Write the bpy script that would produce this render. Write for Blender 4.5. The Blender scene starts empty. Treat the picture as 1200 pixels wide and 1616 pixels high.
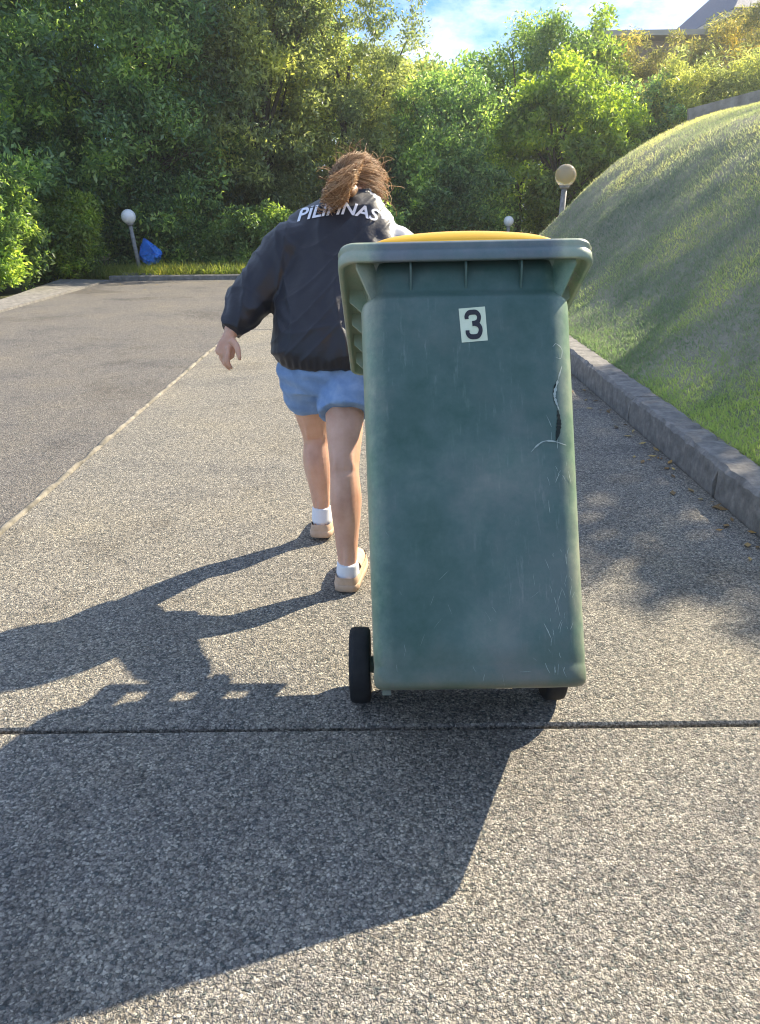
import bpy, bmesh, math, random
import numpy as np
from mathutils import Vector, Matrix, Euler
from mathutils.bvhtree import BVHTree

# ------------------------------------------------------------------ camera, sky, sun, exposure
S = bpy.context.scene
COL = S.collection
rad = math.radians
F_PX, PITCH, CAM_H, ROLL, YAW = 1213.0, rad(21.8), 1.18, rad(0.7), rad(0.2)
_R0 = Vector((math.cos(YAW), math.sin(YAW), 0)); _Fh = Vector((-math.sin(YAW), math.cos(YAW), 0)); _Z = Vector((0, 0, 1))
cF = _Fh * math.cos(PITCH) - _Z * math.sin(PITCH); _U0 = _Fh * math.sin(PITCH) + _Z * math.cos(PITCH)
cR = _R0 * math.cos(ROLL) - _U0 * math.sin(ROLL); cU = _U0 * math.cos(ROLL) + _R0 * math.sin(ROLL)
cC = Vector((0, 0, CAM_H))
cd = bpy.data.cameras.new('camera'); cam = bpy.data.objects.new('camera', cd); COL.objects.link(cam)
cd.sensor_fit = 'VERTICAL'; cd.sensor_height = 36; cd.lens = 36 * F_PX / 1616
cd.clip_start = 0.05; cd.clip_end = 2000
m = Matrix((cR, cU, -cF)).transposed().to_4x4(); m.translation = cC
cam.matrix_world = m
S.camera = cam

SUN = Vector((1.03, 0.98, 1.0)).normalized()
w = bpy.data.worlds.new('World'); S.world = w; w.use_nodes = True
nt = w.node_tree; nt.nodes.clear()
def N(nt, t, **kw):
    n = nt.nodes.new(t)
    for k, v in kw.items(): setattr(n, k, v)
    return n
wo = N(nt, 'ShaderNodeOutputWorld'); bg = N(nt, 'ShaderNodeBackground'); sky = N(nt, 'ShaderNodeTexSky', sky_type='NISHITA')
sky.sun_disc = False; sky.sun_elevation = math.asin(SUN.z); sky.sun_rotation = math.atan2(SUN.x, SUN.y)
sky.air_density = 1.0; sky.dust_density = 0.1; sky.ozone_density = 1.5
tc = N(nt, 'ShaderNodeTexCoord'); mp = N(nt, 'ShaderNodeMapping'); mp.inputs['Scale'].default_value = (1, 1, 2.2)
mp.inputs['Location'].default_value = (1.05, 0.1, 0.38)
cn = N(nt, 'ShaderNodeTexNoise'); cn.inputs['Scale'].default_value = 3.2; cn.inputs['Detail'].default_value = 9; cn.inputs['Roughness'].default_value = 0.62
cr = N(nt, 'ShaderNodeValToRGB'); cr.color_ramp.elements[0].position = 0.47; cr.color_ramp.elements[1].position = 0.60
cm = N(nt, 'ShaderNodeMixRGB'); cm.inputs[2].default_value = (3.9, 4.4, 5.2, 1)
L = nt.links.new
L(tc.outputs['Generated'], mp.inputs[0]); L(mp.outputs[0], cn.inputs['Vector']); L(cn.outputs['Fac'], cr.inputs[0])
hs = N(nt, 'ShaderNodeMixRGB', blend_type='MULTIPLY'); hs.inputs[0].default_value = 1; L(sky.outputs[0], hs.inputs[1])
sx = N(nt, 'ShaderNodeSeparateXYZ'); L(tc.outputs['Generated'], sx.inputs[0])
st = N(nt, 'ShaderNodeValToRGB'); st.color_ramp.elements[0].position = .23; st.color_ramp.elements[0].color = (.20, .36, .62, 1); st.color_ramp.elements[1].position = .5; st.color_ramp.elements[1].color = (.78, .86, 1.04, 1)
L(sx.outputs[2], st.inputs[0]); L(st.outputs[0], hs.inputs[2])
L(cr.outputs[0], cm.inputs[0]); L(hs.outputs[0], cm.inputs[1]); L(cm.outputs[0], bg.inputs[0]); L(bg.outputs[0], wo.inputs[0])
bg.inputs[1].default_value = 0.125

sl = bpy.data.lights.new('sun', 'SUN'); sl.energy = 5.0; sl.angle = rad(0.5); sl.color = (1.0, 0.88, 0.68)
so = bpy.data.objects.new('sun', sl); COL.objects.link(so)
so.rotation_euler = (-SUN).to_track_quat('-Z', 'Y').to_euler()
S.view_settings.view_transform = 'Standard'; S.view_settings.look = 'None'; S.view_settings.gamma = 1
S.view_settings.exposure = 1.36
S.render.engine = 'CYCLES'
S.cycles.filter_width = 1.1; S.cycles.max_bounces = 6; S.cycles.transparent_max_bounces = 4; S.cycles.use_denoising = True

# ------------------------------------------------------------------ helpers
def at(x, y, Y):
    """a point seen at photo pixel (x, y), Y metres along the drive"""
    d = cF + cR * ((x - 600) / F_PX) - cU * ((y - 808) / F_PX)
    return cC + d * (Y / d.y)

def tag(o, label=None, cat=None, group=None, kind=None):
    if label: o['label'] = label
    if cat: o['category'] = cat
    if group: o['group'] = group
    if kind: o['kind'] = kind
    return o

def link(name, me, mat=None, parent=None):
    o = bpy.data.objects.new(name, me); COL.objects.link(o)
    if mat: me.materials.append(mat)
    if parent: o.parent = parent
    return o

def empty(name, loc, rot=(0, 0, 0)):
    o = bpy.data.objects.new(name, None); COL.objects.link(o); o.location = loc; o.rotation_euler = rot
    o.empty_display_size = 0.1
    return o

def mesh_np(name, v, f, smooth=False):
    """v (n,3), f (m,k) arrays"""
    v = np.asarray(v, np.float32); f = np.asarray(f, np.int32)
    me = bpy.data.meshes.new(name)
    me.vertices.add(len(v)); me.vertices.foreach_set('co', v.ravel())
    k = f.shape[1]
    me.loops.add(f.size); me.loops.foreach_set('vertex_index', f.ravel())
    me.polygons.add(len(f)); me.polygons.foreach_set('loop_start', np.arange(0, f.size, k, dtype=np.int32))
    me.polygons.foreach_set('loop_total', np.full(len(f), k, np.int32))
    if smooth: me.polygons.foreach_set('use_smooth', np.ones(len(f), bool))
    me.update(calc_edges=True)
    return me

class MB:
    def __init__(s): s.v = []; s.f = []
    def add(s, v, f):
        b = len(s.v); s.v += [tuple(p) for p in v]; s.f += [tuple(i + b for i in q) for q in f]
    def box(s, c, d, R=None):
        c = Vector(c); vs = []
        for k in range(8):
            p = Vector(((k & 1) - .5, ((k >> 1) & 1) - .5, ((k >> 2) & 1) - .5))
            p = Vector((p.x * d[0], p.y * d[1], p.z * d[2]))
            vs.append(c + (R @ p if R else p))
        s.add(vs, [(0, 2, 3, 1), (4, 5, 7, 6), (0, 1, 5, 4), (2, 6, 7, 3), (0, 4, 6, 2), (1, 3, 7, 5)])
    def loft(s, rings, cap=True, closed=True):
        n = len(rings[0]); v = [p for r in rings for p in r]; f = []
        for i in range(len(rings) - 1):
            for j in range(n if closed else n - 1):
                a, b = i * n + j, i * n + (j + 1) % n
                f.append((a, b, b + n, a + n))
        if cap: f.append(tuple(range(n - 1, -1, -1))); f.append(tuple(range((len(rings) - 1) * n, len(rings) * n)))
        s.add(v, f)
    def tube(s, pts, rads, n=16, cap=True):
        pts = [Vector(p) for p in pts]
        if not hasattr(rads, '__len__'): rads = [rads] * len(pts)
        T = []
        for i in range(len(pts)):
            t = pts[min(i + 1, len(pts) - 1)] - pts[max(i - 1, 0)]
            T.append(t.normalized())
        up = Vector((0, 0, 1)) if abs(T[0].z) < .9 else Vector((0, 1, 0))
        x = T[0].cross(up).normalized(); rings = []
        for p, t, r in zip(pts, T, rads):
            x = (x - t * x.dot(t)).normalized(); y = t.cross(x)
            rx, ry = r if hasattr(r, '__len__') else (r, r)
            rings.append([p + x * (rx * math.cos(2 * math.pi * k / n)) + y * (ry * math.sin(2 * math.pi * k / n)) for k in range(n)])
        s.loft(rings, cap)
    def ball(s, c, r, n=16, m=10, R=None):
        c = Vector(c); rx, ry, rz = r if hasattr(r, '__len__') else (r, r, r); rings = []
        for i in range(1, m):
            th = math.pi * i / m; q = []
            for k in range(n):
                p = Vector((rx * math.sin(th) * math.cos(2 * math.pi * k / n), ry * math.sin(th) * math.sin(2 * math.pi * k / n), -rz * math.cos(th)))
                q.append(c + (R @ p if R else p))
            rings.append(q)
        s.loft(rings)
    def me(s, name, smooth=False):
        me = bpy.data.meshes.new(name); me.from_pydata(s.v, [], s.f); me.update()
        bm = bmesh.new(); bm.from_mesh(me); bmesh.ops.recalc_face_normals(bm, faces=bm.faces); bm.to_mesh(me); bm.free()
        if smooth: me.polygons.foreach_set('use_smooth', np.ones(len(me.polygons), bool))
        return me
    def build(s, name, mat, parent=None, smooth=False): return link(name, s.me(name, smooth), mat, parent)

def smooth_path(pts, n=6):
    """Catmull-Rom through points"""
    P = [Vector(p) for p in pts]; P = [P[0] * 2 - P[1]] + P + [P[-1] * 2 - P[-2]]; out = []
    for i in range(1, len(P) - 2):
        for k in range(n):
            t = k / n; a, b, c, d = P[i - 1:i + 3]
            out.append(.5 * ((2 * b) + (c - a) * t + (2 * a - 5 * b + 4 * c - d) * t * t + (3 * b - a - 3 * c + d) * t ** 3))
    out.append(P[-2]); return out
def interp(vals, n=6):
    return [v.x for v in smooth_path([(a, 0, 0) for a in vals], n)]

def fuse(mb, name, voxel, smooth=4, fac=.5, deform=None, mat=None, parent=None):
    """one continuous skin out of overlapping shapes"""
    me = mb.me(name); o = bpy.data.objects.new(name, me); COL.objects.link(o)
    r = o.modifiers.new('r', 'REMESH'); r.mode = 'VOXEL'; r.voxel_size = voxel
    if smooth:
        q = o.modifiers.new('s', 'SMOOTH'); q.iterations = smooth; q.factor = fac
    dg = bpy.context.evaluated_depsgraph_get(); ev = o.evaluated_get(dg)
    m2 = bpy.data.meshes.new_from_object(ev); o.modifiers.clear(); o.data = m2; m2.name = name
    if deform:
        n = len(m2.vertices); co = np.empty(n * 3, np.float32); m2.vertices.foreach_get('co', co); co = co.reshape(-1, 3)
        nr = np.empty(n * 3, np.float32); m2.vertices.foreach_get('normal', nr); nr = nr.reshape(-1, 3)
        co = co + nr * deform(co)[:, None]; m2.vertices.foreach_set('co', co.astype(np.float32).ravel()); m2.update()
    m2.polygons.foreach_set('use_smooth', np.ones(len(m2.polygons), bool))
    if mat: m2.materials.append(mat)
    if parent: o.parent = parent
    return o

# ------------------------------------------------------------------ materials
def mat(name, col=(.5, .5, .5), rough=.6, metal=0, spec=.5):
    mm = bpy.data.materials.new(name); mm.use_nodes = True
    b = mm.node_tree.nodes['Principled BSDF']
    b.inputs['Base Color'].default_value = (*col, 1); b.inputs['Roughness'].default_value = rough
    b.inputs['Metallic'].default_value = metal; b.inputs['Specular IOR Level'].default_value = spec
    return mm
def ramp(nt, stops):
    r = N(nt, 'ShaderNodeValToRGB'); e = r.color_ramp.elements
    while len(e) < len(stops): e.new(.5)
    for q, (p, c) in zip(e, stops): q.position = p; q.color = (*c, 1) if len(c) == 3 else c
    return r
def noisy(name, stops, scale, rough=.7, detail=6, bump=0, bscale=None, coord='Object', spec=.4, nrough=.6, bdist=.002):
    mm = mat(name, rough=rough, spec=spec); nt = mm.node_tree; b = nt.nodes['Principled BSDF']; L = nt.links.new
    tc = N(nt, 'ShaderNodeTexCoord'); n = N(nt, 'ShaderNodeTexNoise'); n.inputs['Scale'].default_value = scale; n.inputs['Detail'].default_value = detail
    n.inputs['Roughness'].default_value = nrough
    L(tc.outputs[coord], n.inputs['Vector']); r = ramp(nt, stops); L(n.outputs['Fac'], r.inputs[0]); L(r.outputs[0], b.inputs['Base Color'])
    if bump:
        n2 = N(nt, 'ShaderNodeTexNoise'); n2.inputs['Scale'].default_value = bscale or scale; n2.inputs['Detail'].default_value = 6
        L(tc.outputs[coord], n2.inputs['Vector']); bp = N(nt, 'ShaderNodeBump'); bp.inputs['Strength'].default_value = bump; bp.inputs['Distance'].default_value = bdist
        L(n2.outputs['Fac'], bp.inputs['Height']); L(bp.outputs[0], b.inputs['Normal'])
    return mm

def aggregate(name, tone, warm, cell=110, tint=(1, 1, 1)):
    """exposed-aggregate concrete: pebbles in a weathered cement paste"""
    mm = mat(name, rough=.85, spec=.25); nt = mm.node_tree; b = nt.nodes['Principled BSDF']; L = nt.links.new
    tc = N(nt, 'ShaderNodeTexCoord')
    dn = N(nt, 'ShaderNodeTexNoise'); dn.inputs['Scale'].default_value = cell * .7; dn.inputs['Detail'].default_value = 2
    L(tc.outputs['Object'], dn.inputs['Vector'])
    mx = N(nt, 'ShaderNodeMixRGB'); mx.inputs[0].default_value = .012; L(tc.outputs['Object'], mx.inputs[1]); L(dn.outputs['Color'], mx.inputs[2])
    v = N(nt, 'ShaderNodeTexVoronoi'); v.inputs['Scale'].default_value = cell; L(mx.outputs[0], v.inputs['Vector'])
    sep = N(nt, 'ShaderNodeSeparateColor'); L(v.outputs['Color'], sep.inputs[0])
    t = tone
    pr = ramp(nt, [(0, (.11 * t, .122 * t, .112 * t)), (.3, (.23 * t, .212 * t, .185 * t)), (.8, (.36 * t, .328 * t * warm, .272 * t * warm)), (1, (.56 * t, .52 * t, .43 * t))])
    L(sep.outputs[0], pr.inputs[0])
    er = ramp(nt, [(.0, (1, 1, 1)), (.45, (.9, .9, .9)), (.75, (.30, .29, .28))]); L(v.outputs['Distance'], er.inputs[0])
    er.inputs[0].default_value = 0
    mu = N(nt, 'ShaderNodeMixRGB', blend_type='MULTIPLY'); mu.inputs[0].default_value = .8; L(pr.outputs[0], mu.inputs[1]); L(er.outputs[0], mu.inputs[2])
    big = N(nt, 'ShaderNodeTexNoise'); big.inputs['Scale'].default_value = 1.3; big.inputs['Detail'].default_value = 7; big.inputs['Roughness'].default_value = .65
    L(tc.outputs['Object'], big.inputs['Vector'])
    br = ramp(nt, [(.28, (.66, .67, .70)), (.45, (.95, .94, .92)), (.6, (1.04, 1.01, .94)), (.75, (1.24, 1.17, 1.0))]); L(big.outputs['Fac'], br.inputs[0])
    m2 = N(nt, 'ShaderNodeMixRGB', blend_type='MULTIPLY'); m2.inputs[0].default_value = 1; L(mu.outputs[0], m2.inputs[1]); L(br.outputs[0], m2.inputs[2])
    fine = N(nt, 'ShaderNodeTexNoise'); fine.inputs['Scale'].default_value = 45; fine.inputs['Detail'].default_value = 5; fine.inputs['Roughness'].default_value = .75
    L(tc.outputs['Object'], fine.inputs['Vector'])
    fr = ramp(nt, [(.35, (.70, .70, .71)), (.5, (1, 1, 1)), (.66, (1.3, 1.28, 1.22))]); L(fine.outputs['Fac'], fr.inputs[0])
    sn = N(nt, 'ShaderNodeTexNoise'); sn.inputs['Scale'].default_value = .75; sn.inputs['Detail'].default_value = 9; sn.inputs['Roughness'].default_value = .72; sn.inputs['Distortion'].default_value = .6; L(tc.outputs['Object'], sn.inputs['Vector'])
    sr = ramp(nt, [(.36, (.66, .64, .62)), (.46, (1, 1, 1))]); L(sn.outputs['Fac'], sr.inputs[0]); ms_ = N(nt, 'ShaderNodeMixRGB', blend_type='MULTIPLY'); ms_.inputs[0].default_value = .8; L(m2.outputs[0], ms_.inputs[1]); L(sr.outputs[0], ms_.inputs[2]); m2 = ms_
    m3 = N(nt, 'ShaderNodeMixRGB', blend_type='MULTIPLY'); m3.inputs[0].default_value = .8; L(m2.outputs[0], m3.inputs[1]); L(fr.outputs[0], m3.inputs[2])
    tn = N(nt, 'ShaderNodeMixRGB', blend_type='MULTIPLY'); tn.inputs[0].default_value = 1; tn.inputs[2].default_value = (*tint, 1); L(m3.outputs[0], tn.inputs[1])
    L(tn.outputs[0], b.inputs['Base Color'])
    ad = N(nt, 'ShaderNodeMath', operation='MULTIPLY_ADD'); ad.inputs[1].default_value = -1.0; L(v.outputs['Distance'], ad.inputs[0])
    L(fine.outputs['Fac'], ad.inputs[2])
    bp = N(nt, 'ShaderNodeBump'); bp.inputs['Strength'].default_value = .9; bp.inputs['Distance'].default_value = .006
    L(ad.outputs[0], bp.inputs['Height']); L(bp.outputs[0], b.inputs['Normal'])
    return mm

def leafmat(name, stops, trans=.5, rough=.45, tcol=None):
    mm = mat(name, rough=rough, spec=.45); nt = mm.node_tree; b = nt.nodes['Principled BSDF']; L = nt.links.new
    ge = N(nt, 'ShaderNodeNewGeometry'); r = ramp(nt, stops); L(ge.outputs['Random Per Island'], r.inputs[0])
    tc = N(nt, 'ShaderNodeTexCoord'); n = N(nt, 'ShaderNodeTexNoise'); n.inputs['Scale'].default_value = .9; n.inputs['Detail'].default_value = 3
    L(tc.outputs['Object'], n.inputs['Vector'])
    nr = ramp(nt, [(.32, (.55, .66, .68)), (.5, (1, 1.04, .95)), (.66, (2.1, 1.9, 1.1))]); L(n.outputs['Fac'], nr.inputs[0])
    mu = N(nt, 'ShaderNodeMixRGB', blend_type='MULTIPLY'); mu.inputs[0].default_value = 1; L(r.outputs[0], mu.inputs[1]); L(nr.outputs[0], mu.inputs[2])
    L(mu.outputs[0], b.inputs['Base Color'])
    t = N(nt, 'ShaderNodeBsdfTranslucent'); tm = N(nt, 'ShaderNodeMixRGB', blend_type='MULTIPLY'); tm.inputs[0].default_value = 1
    tm.inputs[2].default_value = (*(tcol or (2.6, 2.5, .9)), 1); L(mu.outputs[0], tm.inputs[1]); L(tm.outputs[0], t.inputs[0])
    ms = N(nt, 'ShaderNodeMixShader'); ms.inputs[0].default_value = trans; L(b.outputs[0], ms.inputs[1]); L(t.outputs[0], ms.inputs[2])
    L(ms.outputs[0], nt.nodes['Material Output'].inputs[0])
    return mm

M = {}
M['drive'] = aggregate('exposed aggregate concrete', 1.10, 1.01, 185, (.99, 1.0, 1.02))
M['lane'] = aggregate('greyer aggregate concrete', .80, .94, 190, (.95, .99, 1.08))
M['joint_lip'] = noisy('weathered cement lip', [(.3, (.08, .075, .06)), (.5, (.2, .18, .14)), (.7, (.36, .32, .25))], 11, .9, bump=.6, bscale=60)
M['kerb'] = noisy('kerb concrete', [(.25, (.09, .085, .08)), (.5, (.19, .178, .158)), (.75, (.33, .305, .27))], 14, .9, 9, bump=.7, bscale=55, nrough=.72, bdist=.006)
M['dark_earth'] = noisy('dark damp earth', [(.3, (.02, .018, .015)), (.7, (.05, .042, .03))], 12, .95)
M['soil'] = noisy('leaf litter soil', [(.3, (.035, .035, .018)), (.6, (.10, .10, .04)), (.8, (.17, .14, .08))], 6, .95, bump=.8, bscale=20, bdist=.03)
M['turf'] = noisy('turf underlay', [(.3, (.17, .20, .11)), (.5, (.28, .27, .18)), (.7, (.38, .33, .25))], 2.2, .95, 9, bump=.9, bscale=60, bdist=.03)
M['black'] = noisy('black rubber', [(.3, (.008, .008, .009)), (.7, (.02, .02, .02))], 30, .75, bump=.2)
M['steel'] = mat('galvanised axle steel', (.25, .25, .26), .45, .9)
M['white_glass'] = mat('opal white globe', (.78, .78, .76), .25)
M['clear_globe'] = mat('amber clear globe', (.66, .55, .34), .05)
_b = M['clear_globe'].node_tree.nodes['Principled BSDF']; _b.inputs['Transmission Weight'].default_value = .55; _b.inputs['IOR'].default_value = 1.3
M['post'] = noisy('aged painted post', [(.3, (.14, .14, .14)), (.7, (.3, .3, .29))], 20, .6)
M['pillar'] = noisy('pale render', [(.3, (.42, .40, .36)), (.7, (.6, .58, .54))], 15, .85)
M['tarp'] = noisy('blue plastic', [(.3, (.012, .11, .46)), (.7, (.03, .22, .72))], 8, .4)
M['timber'] = noisy('grey weathered timber', [(.3, (.20, .185, .16)), (.7, (.38, .35, .31))], 9, .9, bump=.4, bscale=40)
M['bark'] = noisy('bark', [(.3, (.03, .024, .018)), (.7, (.11, .09, .07))], 14, .95, bump=.8, bscale=30, bdist=.01)

# ------------------------------------------------------------------ ground, slabs, kerb, bank
def grid(xs, ys, fz):
    X, Y = np.meshgrid(xs, ys); Zv = fz(X, Y); v = np.stack([X, Y, Zv], -1).reshape(-1, 3)
    nx, ny = len(xs), len(ys); i = np.arange(nx - 1)[None, :] + nx * np.arange(ny - 1)[:, None]
    f = np.stack([i, i + 1, i + 1 + nx, i + nx], -1).reshape(-1, 4)
    return v, f
def fnoise(x, y, seed=0, oct=4, sc=1.0):
    r = np.random.RandomState(seed); z = np.zeros_like(x, dtype=float); a = 1.0
    for o in range(oct):
        for k in range(3):
            th = r.uniform(0, 6.28); ph = r.uniform(0, 6.28); fq = sc * 2 ** o * r.uniform(.8, 1.3)
            z += a / 3 * np.sin(fq * (x * math.cos(th) + y * math.sin(th)) + ph)
        a *= .55
    return z

v, f = grid(np.linspace(-60, 75, 30), np.linspace(-20, 85, 30), lambda X, Y: 0 * X - .05)
tag(link('ground', mesh_np('ground', v, f), M['soil']), kind='structure')

def slab(name, x0, x1, y0, y1, mt, z=0.0):
    mb = MB(); b = .006
    def ring(x0, x1, y0, y1, z): return [(x0, y0, z), (x1, y0, z), (x1, y1, z), (x0, y1, z)]
    mb.loft([ring(x0, x1, y0, y1, z - .12), ring(x0, x1, y0, y1, z - b), ring(x0 + b, x1 - b, y0 + b, y1 - b, z)])
    return tag(mb.build(name, mt), kind='structure')
JX, KX = -1.506, 1.42
G = .007
slab('driveway_near', JX + .012, KX, -4, 1.541 - G, M['drive'])
slab('driveway_middle', JX + .012, KX, 1.541 + G, 8.05 - G, M['drive'])
slab('driveway_far', JX + .012, KX + 8, 8.05 + G, 14.03, M['drive'])
slab('side_lane', -4.72, JX - .02, -4, 14.03, M['lane'], -.012)
slab('joint_bed', -4.7, KX, -4, 14, M['dark_earth'], -.035)
# ragged cement lip along the long joint
mb = MB(); rr = random.Random(3); rings = []
for k in range(260):
    y = -3 + k * 17.0 / 259; wv = .018 + rr.uniform(-.006, .006); hgt = .006 + rr.uniform(-.004, .006)
    c = JX - .004 + rr.uniform(-.006, .006)
    rings.append([(c - wv, y, -.03), (c - wv * .7, y, hgt * .4), (c, y, hgt), (c + wv * .7, y, hgt * .6), (c + wv, y, -.03)])
mb.loft(rings); tag(mb.build('joint_strip', M['joint_lip'], smooth=True), kind='structure')
# pale concrete margin beyond the side lane, left
mb = MB(); rings = []
for k in range(60):
    y = -4 + k * 18.0 / 59; x0 = -4.73; x1 = -5.25 - .25 * math.sin(y * .5) - .012 * y
    rings.append([(x0, y, -.1), (x0, y, .012), (x1, y, .035), (x1, y, -.1)])
mb.loft(rings); tag(mb.build('side_lane_margin', M['kerb']), kind='structure')
# low kerb closing the far edge of the lane
mb = MB(); rr = random.Random(5); rings = []
for k in range(90):
    x = -4.75 + k * 9.0 / 89; j = rr.uniform(-.012, .012)
    rings.append([(x, 14.035 + j, -.05), (x, 14.04 + j, .055), (x, 14.07 + j, .07), (x, 14.18, .07), (x, 14.2, -.05)])
mb.loft(rings); tag(mb.build('far_kerb', M['kerb']), kind='structure')
# right-hand kerb, cast in lengths
mb = MB(); rr = random.Random(8)
y = -3.0
while y < 11.8:
    y1 = y + 1.22; rings = []; n = 30
    for k in range(n + 1):
        yy = y + (y1 - .008 - y) * k / n; j = lambda: rr.uniform(-.0045, .0045) - (.012 if rr.random() < .03 else 0)
        e = .012 + rr.uniform(0, .008) if 0 < k < n else .019
        rings.append([(KX + .004, yy, -.1), (KX + .004 + j(), yy, .06 + j()), (KX + .010 + j(), yy, .145 - e + j()), (KX + .010 + e + j(), yy, .147 + j()),
                      (KX + .155 + j(), yy, .150 + j()), (KX + .17 + j(), yy, .135), (KX + .17, yy, -.1)])
    mb.loft(rings); y = y1
tag(mb.build('kerb', M['kerb']), kind='structure')

PX = np.array([0, .03, .43, .83, 1.23, 1.63, 2.03, 2.73, 3.73, 5.5, 30]); PZ = np.array([.10, .12, .37, .75, 1.17, 1.55, 1.87, 2.20, 2.41, 2.6, 3.2])
def bank_z(X, Y):
    Ye = 12.2 + (X - 1.57) * .5
    d = np.minimum(X - 1.57, (Ye - Y) * 2.0)
    d = np.clip(d + .05 * fnoise(X, Y, 4, 3, 1.1) * np.clip(d, 0, 1), 0, None)
    ds = [d - .15, d, d + .15]
    z = sum(np.interp(np.clip(q, 0, None), PX, PZ) for q in ds) / 3
    return z + .018 * fnoise(X, Y, 9, 4, 4.0) * np.clip(d * 3, 0, 1)
xs = np.concatenate([np.linspace(1.575, 4.5, 90), np.linspace(4.6, 16, 60)]); ys = np.concatenate([np.linspace(-4, 14, 170), np.linspace(14.2, 22, 30)])
v, f = grid(xs, ys, bank_z)
tag(link('grass_bank', mesh_np('grass_bank', v, f, True), M['turf']), kind='structure')

# turf blades on the bank
def blades(P, Nrm, lmin, lmax, wid, seed, lean=.6):
    r = np.random.RandomState(seed); n = len(P)
    th = r.uniform(0, 2 * np.pi, n); l = r.uniform(lmin, lmax, n)
    side = np.stack([np.cos(th), np.sin(th), 0 * th], -1) * (wid * r.uniform(.6, 1.3, n))[:, None]
    d = Nrm * .8 + r.normal(0, lean, (n, 3)) * [1, 1, .35]; d /= np.linalg.norm(d, axis=1)[:, None]
    mid = P + d * (l * .55)[:, None]; d2 = d + r.normal(0, .5, (n, 3)) * [1, 1, .3] - [0, 0, .25]; d2 /= np.linalg.norm(d2, axis=1)[:, None]
    tip = mid + d2 * (l * .45)[:, None]
    v = np.stack([P - side, P + side, mid + side * .7, mid - side * .7, tip], 1).reshape(-1, 3)
    b = np.arange(n)[:, None] * 5
    f = np.concatenate([b + [0, 1, 2], b + [0, 2, 3], b + [3, 2, 4]], 1).reshape(-1, 3)
    return v, f
r = np.random.RandomState(11)
n = 420000
Yb = 1.6 + 11.6 * r.uniform(0, 1, n) ** 1.25; Xb = 1.59 + np.abs(r.uniform(0, 1, n)) ** 1.2 * (1.4 + (Yb - 1.6) * .42)
keep = r.uniform(0, 1, n) < np.clip(.72 + .4 * fnoise(Xb, Yb, 21, 4, 2.2), .34, 1)
Xb, Yb = Xb[keep], Yb[keep]; Zb = bank_z(Xb, Yb); e = .02
gx = (bank_z(Xb + e, Yb) - Zb) / e; gy = (bank_z(Xb, Yb + e) - Zb) / e
Nb = np.stack([-gx, -gy, np.ones_like(gx)], -1); Nb /= np.linalg.norm(Nb, axis=1)[:, None]; Nb = Nb * .5 + np.array([0, 0, .5])
sel = Zb > .105
v, f = blades(np.stack([Xb, Yb, Zb - .004], -1)[sel], Nb[sel], .018, .050, .0026, 12)
M['grass'] = leafmat('turf grass', [(0, (.22, .28, .18)), (.4, (.31, .36, .245)), (.75, (.40, .40, .31)), (1, (.54, .50, .42))], .55, .6, (1.3, 1.35, 1.0))
nt = M['grass'].node_tree; L = nt.links.new; _mu = [n for n in nt.nodes if n.type == 'MIX_RGB'][0]
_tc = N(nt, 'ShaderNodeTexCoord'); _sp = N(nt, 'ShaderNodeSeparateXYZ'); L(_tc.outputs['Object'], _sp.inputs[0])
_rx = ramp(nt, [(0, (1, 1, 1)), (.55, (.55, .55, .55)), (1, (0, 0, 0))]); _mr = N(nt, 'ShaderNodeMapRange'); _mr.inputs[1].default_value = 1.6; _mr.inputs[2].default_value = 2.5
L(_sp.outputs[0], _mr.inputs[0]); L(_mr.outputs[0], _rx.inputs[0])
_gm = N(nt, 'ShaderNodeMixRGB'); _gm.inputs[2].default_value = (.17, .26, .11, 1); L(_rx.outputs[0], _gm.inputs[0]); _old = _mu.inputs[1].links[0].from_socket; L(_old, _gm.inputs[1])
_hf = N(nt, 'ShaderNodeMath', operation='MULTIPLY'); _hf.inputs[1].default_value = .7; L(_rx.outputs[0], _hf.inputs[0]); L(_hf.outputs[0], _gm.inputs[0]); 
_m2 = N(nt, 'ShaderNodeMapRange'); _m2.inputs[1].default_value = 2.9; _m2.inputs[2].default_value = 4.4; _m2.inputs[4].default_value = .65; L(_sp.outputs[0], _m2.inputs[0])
_dm = N(nt, 'ShaderNodeMixRGB'); _dm.inputs[2].default_value = (.46, .43, .20, 1); L(_m2.outputs[0], _dm.inputs[0]); L(_gm.outputs[0], _dm.inputs[1]); L(_dm.outputs[0], _mu.inputs[1])  # upper bank yellower: dry turf, with the sunlit crest put into its colour
tag(link('bank_grass', mesh_np('bank_grass', v, f), M['grass']), kind='stuff')

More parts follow.
